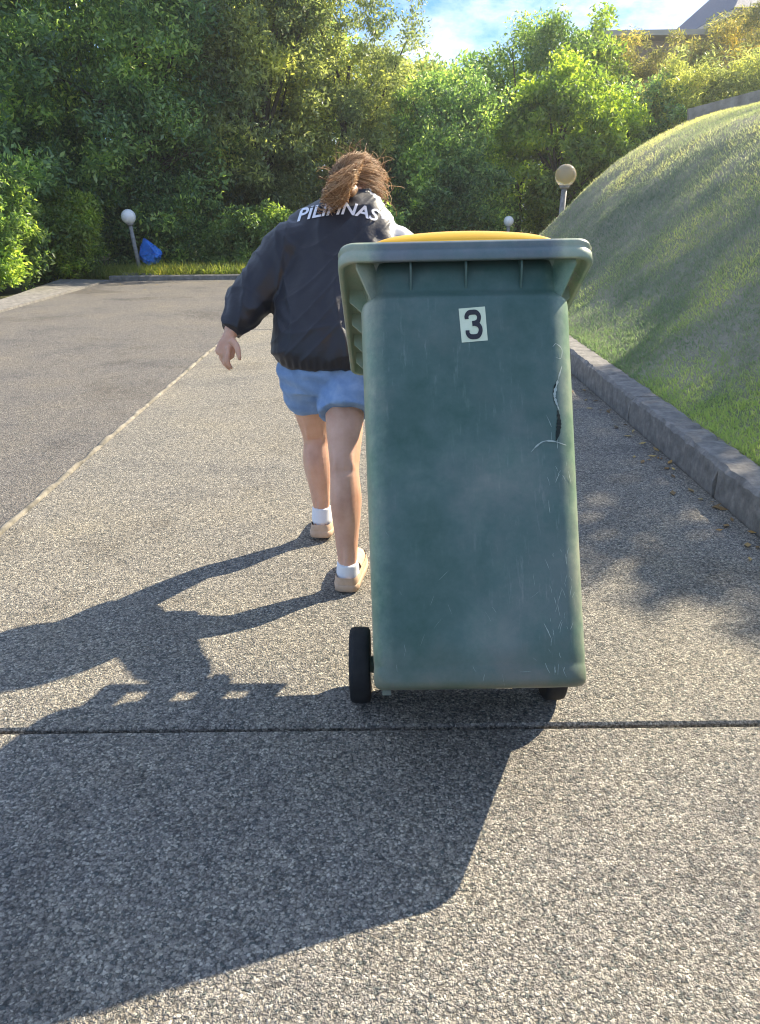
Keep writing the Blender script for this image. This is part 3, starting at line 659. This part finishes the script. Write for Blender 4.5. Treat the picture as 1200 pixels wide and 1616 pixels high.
# ------------------------------------------------------------------ person
M['skin'] = noisy('skin', [(.3, (.58, .31, .20)), (.55, (.69, .405, .275)), (.75, (.76, .48, .345))], 11, .5, bump=.08, bscale=180, spec=.4)
b = M['skin'].node_tree.nodes['Principled BSDF']; b.inputs['Subsurface Weight'].default_value = .25; b.inputs['Subsurface Radius'].default_value = (.012, .005, .003)
M['jacket'] = noisy('navy black nylon', [(.3, (.007, .0075, .012)), (.7, (.0125, .0135, .020))], 6, .5, bump=.5, bscale=24, spec=.5, bdist=.006)
M['jacket'].node_tree.nodes['Principled BSDF'].inputs['Sheen Weight'].default_value = .12
M['print'] = mat('white jacket print', (.78, .78, .8), .6)
M['denim'] = noisy('light blue denim', [(.3, (.14, .24, .42)), (.5, (.22, .34, .54)), (.7, (.36, .47, .62))], 10, .85, 8, bump=.3, bscale=70)
M['sock'] = mat('white cotton', (.78, .78, .78), .9)
M['shoe'] = noisy('tan suede', [(.3, (.50, .34, .22)), (.7, (.64, .46, .32))], 30, .85)
M['sole'] = mat('pale gum sole', (.52, .40, .28), .8)
M['hair'] = mat('brown hair', (.1, .05, .02), .5, spec=.45); _n = M['hair'].node_tree; _g = N(_n, 'ShaderNodeNewGeometry')
_r = ramp(_n, [(0, (.24, .135, .07)), (.3, (.50, .32, .18)), (.7, (.76, .56, .35)), (1, (.9, .75, .54))]); L = _n.links.new
L(_g.outputs['Random Per Island'], _r.inputs[0]); L(_r.outputs[0], _n.nodes['Principled BSDF'].inputs['Base Color'])
_t = N(_n, 'ShaderNodeBsdfTranslucent'); L(_r.outputs[0], _t.inputs[0]); _m = N(_n, 'ShaderNodeMixShader'); _m.inputs[0].default_value = .55
L(_n.nodes['Principled BSDF'].outputs[0], _m.inputs[1]); L(_t.outputs[0], _m.inputs[2]); L(_m.outputs[0], _n.nodes['Material Output'].inputs[0])
M['scalp_hair'] = noisy('brown hair mass', [(.3, (.16, .09, .045)), (.55, (.36, .22, .12)), (.75, (.52, .35, .20))], 40, .5, bump=.6, bscale=60)

K = dict(ra=at(549, 893, 2.29), rk=at(544, 738, 2.40), rh=Vector((-.125, 2.63, .66)), la=at(508, 805, 2.72), lk=at(499, 690, 2.76), lh=Vector((-.265, 2.63, .66)))
mb = MB()
# torso, neck
mb.tube([(-.195, 2.62, .60), (-.195, 2.64, .70), (-.185, 2.70, .84), (-.155, 2.78, 1.0), (-.13, 2.83, 1.08), (-.1, 2.865, 1.145), (-.088, 2.885, 1.19), (-.076, 2.92, 1.24)],
        [(.115, .09), (.125, .10), (.10, .08), (.115, .075), (.10, .06), (.055, .05), (.045, .047), (.046, .048)], 24)
# legs
def leg(h, k, a, side):
    h, k, a = Vector(h), Vector(k), Vector(a)
    c1 = h.lerp(k, .55) + Vector((0, .01, 0)); c2 = k.lerp(a, .32) + Vector((side * .002, -.012, 0)); c3 = k.lerp(a, .68) + Vector((0, -.003, 0))
    P = smooth_path([h, c1, k, c2, c3, a, a + Vector((0, .01, -.05))], 6)
    mb.tube(P, interp([.070, .064, .0485, .0515, .040, .030, .032], 6), 20)
    mb.ball(k + Vector((0, .02, .004)), (.038, .036, .045))
leg(K['rh'], K['rk'], K['ra'], 1); leg(K['lh'], K['lk'], K['la'], -1)
def foot(a, yaw, pit):
    R_ = Euler((pit, 0, yaw)).to_matrix(); a = Vector(a)
    f = lambda x, y, z: a + R_ @ Vector((x, y, z))
    mb.tube([f(0, -.035, -.05), f(0, 0, -.045), f(0, .06, -.055), f(0, .13, -.066), f(0, .17, -.07)], [(.022, .022), (.033, .03), (.036, .026), (.040, .018), (.03, .012)], 14)
foot(K['ra'], -.12, 0); foot(K['la'], -.1, -.12)
# left arm and hand
SHL = Vector((-.30, 2.80, 1.075)); ELL = at(398, 474, 2.70); WRL = at(364, 524, 2.58)
mb.tube(smooth_path([SHL, SHL.lerp(ELL, .5), ELL, ELL.lerp(WRL, .5), WRL], 5), interp([.040, .036, .034, .032, .024], 5), 16)
def hand(W, d, n_, s_, curls, splay, thumb_dir, sc=1.0):
    """W wrist, d along the hand, n_ out of the back of the hand, s_ towards the thumb"""
    W, d, n_, s_ = Vector(W), Vector(d).normalized(), Vector(n_).normalized(), Vector(s_).normalized()
    p = lambda a, b, c=0: W + (d * a + s_ * b + n_ * c) * sc
    mb.tube([p(-.02, 0), p(.01, 0), p(.04, .002), p(.072, .002), p(.084, .0)], [(.022 * sc, .019 * sc), (.026 * sc, .017 * sc), (.037 * sc, .015 * sc), (.039 * sc, .013 * sc), (.03 * sc, .009 * sc)], 14)
    for b_ in (-.02, 0, .02): mb.ball(p(.05, b_), .013 * sc, 10, 8)
    LEN = [.072, .080, .074, .058]; off = [.028, .0095, -.009, -.027]; rad_ = [.0088, .0090, .0086, .0076]
    for i in range(4):
        b0 = p(.070, off[i]); dd = (d + s_ * splay[i]).normalized(); pts = [p(.05, off[i] * .8), b0]; ang = 0; L_ = LEN[i] * sc
        for fr_, cu in zip((.45, .31, .24), curls[i]):
            ang += cu; dv = dd * math.cos(ang) - n_ * math.sin(ang); pts.append(pts[-1] + dv * L_ * fr_)
        r0 = rad_[i] * sc; mb.tube(smooth_path(pts, 3), interp([r0, r0 * 1.08, r0, r0 * .92, r0 * .7], 3), 10)
        mb.ball(pts[-1], r0 * .7, 8, 6)
    td = Vector(thumb_dir).normalized(); t0 = p(.015, .022); t1 = t0 + (td * .032) * sc; t2 = t1 + (td * .7 + d * .5).normalized() * .028 * sc; t3 = t2 + (td * .4 + d * .8 - n_ * .2).normalized() * .022 * sc
    mb.tube(smooth_path([t0, t1, t2, t3], 3), interp([.014 * sc, .0125 * sc, .0105 * sc, .0075 * sc], 3), 10); mb.ball(t3, .0075 * sc, 8, 6)
dl = (at(347, 585, 2.55) - WRL).normalized()
hand(WRL + dl * .012, dl, (-.75, -.62, -.1), (.62, -.72, .1), [(.22, .35, .25), (.25, .35, .25), (.3, .4, .3), (.4, .45, .3)], [.10, .02, -.05, -.12], (.55, -.35, -.62), .88)
# right arm and hand on the bin handle
SHR = Vector((.03, 2.83, 1.085)); ELR = Vector((.205, 2.86, .90)); HR = BM_ @ Vector((.05, .276, .874)); WRR = HR + Vector((.045, .075, .075))
mb.tube(smooth_path([SHR, SHR.lerp(ELR, .5), ELR, ELR.lerp(WRR, .5), WRR], 5), interp([.040, .036, .034, .032, .024], 5), 16)
dr = Vector((-.25, -.75, -.6)).normalized()
hand(WRR, dr, (0.1, -.55, .8), (-1, .2, 0), [(.9, 1.1, .8)] * 4, [.03, 0, -.02, -.05], (-.5, -.3, -.75), .88)
# head
HC = at(567, 315, 2.99); RH = Euler((-.42, 0, -.30)).to_matrix()
hp = lambda x, y, z: HC + RH @ Vector((x, y, z))
mb.ball(hp(0, -.01, .02), (.072, .088, .082), 24, 16, RH); mb.ball(hp(0, .03, -.04), (.055, .06, .07), 20, 12, RH)
mb.tube([hp(0, .0, -.03), (-.082, 2.90, 1.215)], [.05, .052], 16)
mb.tube([hp(0, .085, .012), hp(0, .103, -.016), hp(0, .098, -.024)], [.008, .012, .009], 10)       # nose
mb.ball(hp(0, .086, -.055), (.022, .01, .007), 10, 6, RH); mb.ball(hp(0, .078, -.088), (.022, .016, .016), 10, 6, RH)
for s in (-1, 1):
    mb.ball(hp(s * .073, 0, -.012), (.008, .018, .028), 10, 8, RH); mb.ball(hp(s * .03, .078, .012), (.014, .008, .010), 10, 6, RH)
    mb.tube([hp(s * .045, .074, .034), hp(s * .028, .086, .038), hp(s * .012, .088, .034)], .005, 6)
def flesh(co):
    x, y, z = co[:, 0], co[:, 1], co[:, 2]; c = np.zeros(len(co))
    for k, a in ((K['rk'], K['ra']), (K['lk'], K['la'])):
        d = np.sqrt((x - k.x) ** 2 + (y - k.y) ** 2); near = (d < .09)
        back = np.clip((k.y - y) * 30, 0, 1)
        c -= near * back * .006 * np.exp(-((z - k.z - .004) / .010) ** 2) * np.clip(1 - ((x - k.x) / .035) ** 2, 0, 1)      # crease behind the knee
        for s_ in (-1, 1):
            c += near * back * .004 * np.exp(-((x - k.x - s_ * .026) / .008) ** 2) * np.exp(-((z - k.z - .03) / .04) ** 2)    # hamstring tendons
            c += (d < .12) * back * .005 * np.exp(-((x - k.x - s_ * .020) / .016) ** 2) * np.exp(-((z - k.z + .11 + s_ * .012) / .05) ** 2)   # the two calf heads
        da = np.sqrt((x - a.x) ** 2 + (y - a.y) ** 2)
        c -= (da < .07) * .004 * np.exp(-((np.abs(x - a.x) - .016) / .007) ** 2) * np.exp(-((z - a.z - .035) / .03) ** 2) * np.clip((a.y - y + .01) * 40, 0, 1)
    return c
person = fuse(mb, 'person', .0035, 5, .5, flesh, M['skin'])
tag(person, 'woman in dark jacket and blue denim shorts leaning forward, pulling the bin by its handle', 'person')

# jacket
mb = MB()
secs = [((-.185, 2.625, .672), .150, .125), ((-.187, 2.628, .690), .168, .140), ((-.187, 2.645, .74), .188, .160), ((-.180, 2.68, .82), .188, .162), ((-.168, 2.725, .91), .186, .152), ((-.148, 2.785, 1.0), .192, .138),
        ((-.132, 2.825, 1.065), .205, .130), ((-.132, 2.845, 1.115), .195, .118), ((-.127, 2.86, 1.15), .172, .105), ((-.115, 2.872, 1.182), .135, .09), ((-.10, 2.885, 1.207), .094, .078), ((-.088, 2.90, 1.22), .066, .066), ((-.082, 2.91, 1.235), .062, .062)]
rings = []
cs = smooth_path([s[0] for s in secs], 4); rx = interp([s[1] for s in secs], 4); ry = interp([s[2] for s in secs], 4)
for c, a, b_ in zip(cs, rx, ry):
    q = []
    for k in range(36):
        th = 2 * math.pi * k / 36; cx, sy = math.cos(th), math.sin(th)
        q.append(c + Vector((a * math.copysign(abs(cx) ** .85, cx), b_ * math.copysign(abs(sy) ** .9, sy), .25 * b_ * sy * -1 * 0)))
    rings.append(q)
mb.loft(rings)
sh = at(462, 385, 2.80)
sl_pts = [(-.22, 2.81, 1.06), at(455, 398, 2.79), at(424, 440, 2.74), at(396, 474, 2.69), at(384, 494, 2.64), at(369, 514, 2.595), at(364, 523, 2.58)]
mb.tube(smooth_path(sl_pts, 5), interp([.085, .092, .088, .078, .066, .050, .040], 5), 20)
mb.ball(at(384, 470, 2.67), (.055, .05, .045))
sr_pts = [(-.03, 2.83, 1.05), (.055, 2.84, 1.035), (.14, 2.86, .965), ELR, (ELR + WRR) * .5, WRR.lerp(ELR, .12)]
mb.tube(smooth_path(sr_pts, 5), interp([.085, .082, .080, .074, .062, .042], 5), 20)
def crease(co):
    x, y, z = co[:, 0], co[:, 1], co[:, 2]
    ridge = lambda p, k: (1 - np.abs(np.sin(p))) ** k
    w1 = np.sin(9 * z + 7 * x) * 1.5; w2 = np.sin(13 * x - 8 * z)
    c = .008 * ridge(9.5 * (x * 1.1 - z * .75) + w1 + .6, 4) + .006 * ridge(15 * (x * .9 + z * .35) + 1.4 * w2 + 2, 5) - .004
    c += .004 * ridge(30 * (z - .6 * x) + 2.2 * w2, 4) + .0015 * np.sin(90 * x + 20 * z + 3 * np.sin(30 * z))
    band = np.exp(-((z - .695) / .018) ** 2) * (x > -.37); c = c * (1 - .8 * band) + band * (.0025 * np.sin(260 * x) - .004)
    arm = np.clip((-.36 - x) * 14, 0, 1); c += arm * .007 * (ridge(34 * (z + .8 * x) + 2 * np.sin(18 * y), 3) - .3)
    return c
jacket = fuse(mb, 'jacket', .0055, 5, .5, crease, M['jacket'], person)
M['sunlit_sleeve'] = noisy('sunlit pale nylon', [(.3, (.34, .35, .37)), (.7, (.46, .47, .49))], 6, .5, bump=.4, bscale=24)  # sun on the right sleeve and shoulder put into a paler colour
jacket.data.materials.append(M['sunlit_sleeve'])
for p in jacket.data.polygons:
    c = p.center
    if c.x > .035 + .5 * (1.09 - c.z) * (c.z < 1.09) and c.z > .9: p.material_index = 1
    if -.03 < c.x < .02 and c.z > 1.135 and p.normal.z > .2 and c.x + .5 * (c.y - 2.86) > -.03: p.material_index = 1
jm = jacket.data; bvh_j = BVHTree.FromPolygons([v.co.copy() for v in jm.vertices], [tuple(p.vertices) for p in jm.polygons])
# shorts
mb = MB()
mb.tube([(-.195, 2.63, .58), (-.195, 2.635, .64), (-.19, 2.65, .72), (-.187, 2.66, .76)], [(.13, .11), (.158, .135), (.158, .135), (.15, .125)], 28)
for h, k, q in ((K['rh'], K['rk'], .47), (K['lh'], K['lk'], .44)):
    e_ = h.lerp(k, q); mb.tube([h + Vector((0, 0, .02)), h.lerp(k, .25), e_], [(.092, .097), (.091, .096), (.089, .091)], 24)
shorts = fuse(mb, 'shorts', .006, 3, .5, lambda c: .003 * np.sin(70 * c[:, 0] + 30 * c[:, 2]) + .002 * np.sin(120 * c[:, 2] + 40 * c[:, 0]), M['denim'], person)
# socks and slip-on shoes
for a, yaw, pit in ((K['ra'], -.12, 0), (K['la'], -.1, -.12)):
    R_ = Euler((pit, 0, yaw)).to_matrix(); fp = lambda x, y, z: Vector(a) + R_ @ Vector((x, y, z))
    mb = MB(); mb.tube([fp(0, .0, .016), fp(0, .002, .0), fp(0, .0, -.03), fp(0, .015, -.05)], [(.035, .036), (.037, .039), (.039, .046), (.037, .046)], 18)
    mb.tube([fp(0, -.02, -.045), fp(0, .05, -.05), fp(0, .13, -.064)], [(.03, .026), (.039, .032), (.04, .02)], 16)
    fuse(mb, 'sock', .004, 3, .5, None, M['sock'], person)
    mb = MB(); gz = -a.z
    prof = [(-.052, .020), (-.045, .033), (-.02, .040), (.03, .041), (.09, .046), (.14, .046), (.175, .036), (.192, .018)]
    def outline(z, g_=0): return [fp(sx * (w_ + g_), y_ + (g_ if y_ > .1 else -g_ if y_ < 0 else 0), z) for y_, w_, sx in [(p[0], p[1], 1) for p in prof] + [(p[0], p[1], -1) for p in reversed(prof)]]
    zb = gz if pit == 0 else -.098
    mb.loft([outline(zb + .002, -.002), outline(zb + .006, .002), outline(zb + .024, .003), outline(zb + .028, 0)])
    shoe = mb.build('shoe', M['shoe'], person, True); 
    mb = MB(); mb.loft([outline(zb + .026, .0), outline(zb + .040, .0), outline(zb + .052, -.003)], cap=False)
    top = [(.05, .040, .052), (.09, .044, .052), (.14, .044, .045), (.178, .034, .036), (.19, .016, .030)]
    rings = [[fp(w_ * math.cos(math.pi * k / 12), y_, zb + .026 + h_ * 1.0 * math.sin(math.pi * k / 12) ** .7) for k in range(13)] for y_, w_, h_ in top]
    mb.loft(rings, cap=False, closed=False); mb.build('upper', M['shoe'], shoe, True)

# lettering across the shoulders, laid onto the cloth
cu = bpy.data.curves.new('txt', 'FONT'); cu.body = 'PILIPINAS'; cu.shear = .28; cu.offset = .022; cu.resolution_u = 3; cu.size = 1
to = bpy.data.objects.new('txt', cu); COL.objects.link(to); bpy.context.view_layer.update()
tm = bpy.data.meshes.new_from_object(to.evaluated_get(bpy.context.evaluated_depsgraph_get())); bpy.data.objects.remove(to)
bm = bmesh.new(); bm.from_mesh(tm); bmesh.ops.triangulate(bm, faces=bm.faces)
for _ in range(2): bmesh.ops.subdivide_edges(bm, edges=[e for e in bm.edges if e.calc_length() > .12], cuts=1); bmesh.ops.triangulate(bm, faces=bm.faces)
x0 = min(v.co.x for v in bm.verts); x1 = max(v.co.x for v in bm.verts); y1 = max(v.co.y for v in bm.verts)
for v_ in bm.verts:
    s = (v_.co.x - x0) / (x1 - x0); t = v_.co.y / y1
    px_ = 469 + 131 * s; py_ = 350 + 1 * s - 13 * math.sin(math.pi * (s * .80 + .02)) + 16 * max(0, s - .6) - 19 * t
    d = (cF + cR * ((px_ - 600) / F_PX) - cU * ((py_ - 808) / F_PX)).normalized(); h = bvh_j.ray_cast(cC, d)
    v_.co = (h[0] - d * .004) if h[0] is not None else at(px_, py_, 2.75)
me = bpy.data.meshes.new('lettering'); bm.to_mesh(me); bm.free(); link('lettering', me, M['print'], jacket)

# hair: scalp cap, loose knot falling to the left, flyaway strands
mb = MB(); mb.ball(hp(0, -.022, .026), (.076, .082, .080), 24, 16, RH); mb.ball(hp(-.01, -.055, -.02), (.072, .05, .06), 16, 10, RH)
PT = [hp(-.01, -.075, -.01), at(556, 297, 2.84), at(534, 301, 2.79), at(506, 305, 2.76)]
mb.tube(smooth_path(PT, 5), interp([.014, .024, .022, .010], 5), 14)
hair = fuse(mb, 'hair', .006, 3, .5, lambda c: .004 * np.sin(90 * c[:, 0] + 60 * c[:, 2]) + .003 * np.sin(160 * c[:, 2] - 90 * c[:, 0]), M['scalp_hair'], person)
mb = MB(); rr = random.Random(12)
pts_ = smooth_path(PT, 5); hcen = hp(0, -.022, .026)
for k in range(2600):
    u = rr.uniform(-2.0, 2.0); e_ = rr.uniform(-.5, 1.45)
    d0 = Vector((math.sin(u) * math.cos(e_), -math.cos(u) * math.cos(e_), math.sin(e_))).normalized()
    fly = rr.random() < .36; lift = rr.uniform(1.0, 1.09) if not fly else rr.uniform(1.08, 1.36)
    goal = Vector((-.25, -.95, -.05)).normalized(); path = []
    for j in range(7):
        t = j / 6 * rr.uniform(.75, .85) if fly else j / 6
        d = d0.lerp(goal, t * .95).normalized(); q = lift + .03 * math.sin(j * 1.7 + k)
        path.append(hp(d.x * .084 * q, d.y * .091 * q - .022, d.z * .089 * q + .026) + Vector((rr.gauss(0, .0035), rr.gauss(0, .0035), rr.gauss(0, .0035))))
    mb.tube(path, rr.uniform(.0004, .0009), 3, False)
for k in range(1600):
    i = rr.randrange(0, 9); r_ = interp([.036, .052, .046, .030], 5); th = rr.uniform(0, 6.28); path = []; qk = rr.uniform(.3, 1.05) if rr.random() < .75 else rr.uniform(1.05, 1.9)
    for j in range(7):
        ii = min(len(pts_) - 1, i + j); th += rr.uniform(.0, .22)
        path.append(pts_[ii] + Vector((.4 * math.cos(th), -abs(math.sin(th)) , .9 * math.cos(th))) * (r_[ii] * qk * rr.uniform(.95, 1.05)) + Vector((rr.gauss(0, .003), rr.gauss(0, .003), rr.gauss(0, .003))))
    mb.tube(path, rr.uniform(.0004, .0010), 3, False)
for k in range(260):   # wisps lifting off the crown
    u = rr.uniform(-2.4, 2.4); e_ = rr.uniform(-.1, 1.5)
    d0 = Vector((math.sin(u) * math.cos(e_), -math.cos(u) * math.cos(e_), math.sin(e_))).normalized(); a = hp(d0.x * .084, d0.y * .091 - .022, d0.z * .089 + .026)
    o_ = RH @ d0; sw = Vector((rr.gauss(0, 1), rr.gauss(0, 1), rr.gauss(0, 1))).normalized(); l = rr.uniform(.02, .06)
    mb.tube(smooth_path([a, a + o_ * l * .35 + sw * l * .35, a + o_ * l * .5 + sw * l * .9, a + o_ * l * .3 + sw * l * 1.4], 4), rr.uniform(.0005, .0009), 3, False)
mb.build('loose_strands', M['hair'], hair, True)

# ------------------------------------------------------------------ garden lamps, blue bag, timber edging, house
def globe_lamp(label, top, r, foot_, pole_r, mpost, mg='white_glass'):
    top, foot_ = Vector(top), Vector(foot_); o = empty('garden_lamp', foot_); tag(o, label, 'garden lamp', 'globe lamps along the drive')
    t = top - foot_; ax = t.normalized()
    mb = MB(); mb.ball(t, r, 28, 18); mb.build('globe', M[mg], o, True)
    mb = MB(); mb.tube([Vector((0, 0, 0)), t - ax * r * .9], pole_r, 14); mb.build('post', mpost, o, True)
    mb = MB(); mb.tube([t - ax * (r * 1.12), t - ax * (r * .86)], [r * .42, r * .5], 18); mb.build('collar', mpost, o, True)
gl = at(203, 342, 14.7); gb = at(218, 420, 14.7); gb.z = -.05; d_ = (at(218, 412, 14.7) - gl); gb = gl + d_ * ((gl.z + .05) / (-d_.z))
globe_lamp('white globe lamp on a thin leaning post beside the blue bag', gl, .128, gb, .035, M['post'])
gr = at(893, 277, 13.0); globe_lamp('large globe lamp on a pale post behind the end of the grass bank', gr, .165, (gr.x - .06, gr.y, -.05), .045, M['post'], 'clear_globe')
gs = at(803, 349, 16.4); globe_lamp('small white globe lamp low among dark shrubs above the bin lid', gs, .10, (gs.x, gs.y, -.05), .035, M['post'])

def lump(name, c, r, mt, seed):
    mb = MB(); mb.ball(c, r, 26, 16); rn = random.Random(seed)
    fr = [(Vector((rn.gauss(0, 1), rn.gauss(0, 1), rn.gauss(0, 1))) * 9, rn.uniform(0, 6)) for _ in range(7)]
    for i, p in enumerate(mb.v):
        q = Vector(p) - Vector(c); s = 1 + sum(.06 * abs(math.sin(q.dot(a) + b)) for a, b in fr) - .12
        p2 = Vector(c) + q * s; mb.v[i] = (p2.x, p2.y, max(p2.z, -.04))
    return mb.build(name, mt, None, False)
bc = at(238, 400, 14.9); rn = random.Random(14); bm = bmesh.new()
for k in range(70):
    d = Vector((rn.gauss(0, 1), rn.gauss(0, 1), rn.gauss(0, 1))).normalized(); q = rn.uniform(.72, 1.08)
    bm.verts.new((bc.x + d.x * .23 * q, bc.y + d.y * .16 * q, max(-.04, bc.z + d.z * .21 * q - (.07 if d.x > .3 and d.z > 0 else 0))))
for d in ((-.10, 0, .27), (-.05, .02, .25)): bm.verts.new((bc.x + d[0], bc.y + d[1], bc.z + d[2]))
bmesh.ops.convex_hull(bm, input=bm.verts); bmesh.ops.delete(bm, geom=[v for v in bm.verts if not v.link_faces], context='VERTS')
bmesh.ops.subdivide_edges(bm, edges=bm.edges, cuts=2, use_grid_fill=True)
for v in bm.verts:
    v.co += Vector((rn.gauss(0, .010), rn.gauss(0, .010), rn.gauss(0, .010)))
me = bpy.data.meshes.new('plastic_bag'); bm.to_mesh(me); bm.free()
tag(link('plastic_bag', me, M['tarp']), 'crumpled bright blue plastic bag under the shrubs by the leaning lamp', 'bag')
# rubble slab on the far kerb corner
mb = MB(); a = at(230, 437, 14.3); mb.box((a.x, a.y, .07), (.75, .22, .05), Euler((0, .05, .04)).to_matrix())
tag(mb.build('concrete_slab', M['kerb']), 'thin loose concrete slab lying on the far kerb below the leaning lamp', 'slab')

ta, tb = at(1086, 180, 12.7), at(1215, 146, 12.7); dx = (tb - ta); ed = empty('timber_edging', (ta.x, ta.y, ta.z - .5)); tag(ed, 'weathered board edging along the top of the grass bank', 'garden edging')
an = math.atan2(dx.z, dx.x); R_ = Euler((0, -an, 0)).to_matrix(); ln = dx.length + 1.6
mb = MB(); mb.box(R_ @ Vector((ln / 2, 0, -.05)) + Vector((0, 0, .5)), (ln, .05, .24), R_); mb.build('board', M['timber'], ed)
for k in range(4):
    mb = MB(); p = R_ @ Vector((.06 + k * ln / 3.3, 0, 0)); mb.box((p.x, .05, p.z + .12), (.07, .05, .72)); mb.build('post', M['timber'], ed)

# house on the rise, top right
hill_v, hill_f = grid(np.linspace(3, 60, 50), np.linspace(20.5, 70, 40), lambda X, Y: -.05 + 3.0 * np.clip((Y - 20.5) / 4.0, 0, 1) * np.clip((X - 3) / 5, 0, 1) + .1 * fnoise(X, Y, 3, 3, .5))
tag(link('hill', mesh_np('hill', hill_v, hill_f, True), M['soil']), kind='structure')
M['roof'] = noisy('slate blue roof tiles', [(.3, (.035, .045, .07)), (.7, (.075, .09, .12))], 18, .6, bump=.5, bscale=14, bdist=.02)
M['wall'] = noisy('cream brick wall', [(.3, (.30, .22, .15)), (.7, (.42, .32, .22))], 8, .9)
M['fascia'] = mat('beige fascia', (.42, .38, .30), .6)
hc = at(1170, 20, 28.0)
ho = empty('house', (hc.x, hc.y, 2.9)); tag(ho, 'house with a blue-grey gabled roof showing above the shrubs', 'house')
ez = hc.z - 2.9
mb = MB(); mb.box((4.2, 4, ez / 2), (8.0, 7.5, ez)); mb.build('wall', M['wall'], ho)
mb = MB(); rz = ez + 2.4
mb.loft([[(-.2, .0, ez), (2.2, .0, rz), (8.8, .0, rz), (8.8, 0, ez)], [(-.2, .0, ez - .08), (2.2, .0, rz - .1), (8.8, .0, rz - .1), (8.8, 0, ez - .08)]])
mb = MB()
for (a, b, c, d_) in [((-.35, -.3, ez), (9, -.3, ez), (7.0, 4, rz), (2.0, 4, rz)), ((-.35, 8.2, ez), (2.0, 4, rz), (7.0, 4, rz), (9, 8.2, ez)), ((-.35, -.3, ez), (2.0, 4, rz), (-.35, 8.2, ez), (-.35, 8.2, ez))]:
    q = [Vector(a), Vector(b), Vector(c), Vector(d_)]; mb.loft([q, [p + Vector((0, 0, .09)) for p in q]])
mb.build('roof', M['roof'], ho)
mb = MB(); mb.box((4.3, -.36, ez - .06), (9.3, .10, .15)); mb.box((-.40, 3.9, ez - .06), (.10, 8.4, .15)); mb.build('gutter', M['fascia'], ho)
mb = MB(); mb.box((2.6, -.02, ez - 1.2), (1.6, .08, 1.2)); wd = mb.build('window', M['fascia'], ho)
mb = MB(); mb.box((2.6, -.065, ez - 1.2), (1.4, .02, 1.0)); mb.build('pane', mat('dark window glass', (.02, .03, .04), .1), wd)
mb = MB(); mb.box((-2.4, 4.5, ez / 2 - .2), (3.6, 5, ez - .4)); mb.build('side_wing', M['wall'], ho)
mb = MB(); mb.box((-2.3, 4.3, ez - .25), (4.0, 5.8, .16)); mb.build('side_wing_roof', M['fascia'], ho)

# ------------------------------------------------------------------ thin volume added to stand in for lens flare
mb = MB(); mb.box((7.5, 32, 5.5), (150, 125, 16)); hz = mb.build('flare_veil', None)
hm = bpy.data.materials.new('thin haze'); hm.use_nodes = True; hn = hm.node_tree; hn.nodes.clear()
pv = N(hn, 'ShaderNodeVolumePrincipled'); pv.inputs['Color'].default_value = (.93, .96, 1, 1); pv.inputs['Density'].default_value = .0014; pv.inputs['Anisotropy'].default_value = .65
hn.links.new(pv.outputs[0], N(hn, 'ShaderNodeOutputMaterial').inputs['Volume']); hz.data.materials.append(hm)
tag(hz, kind='stuff')
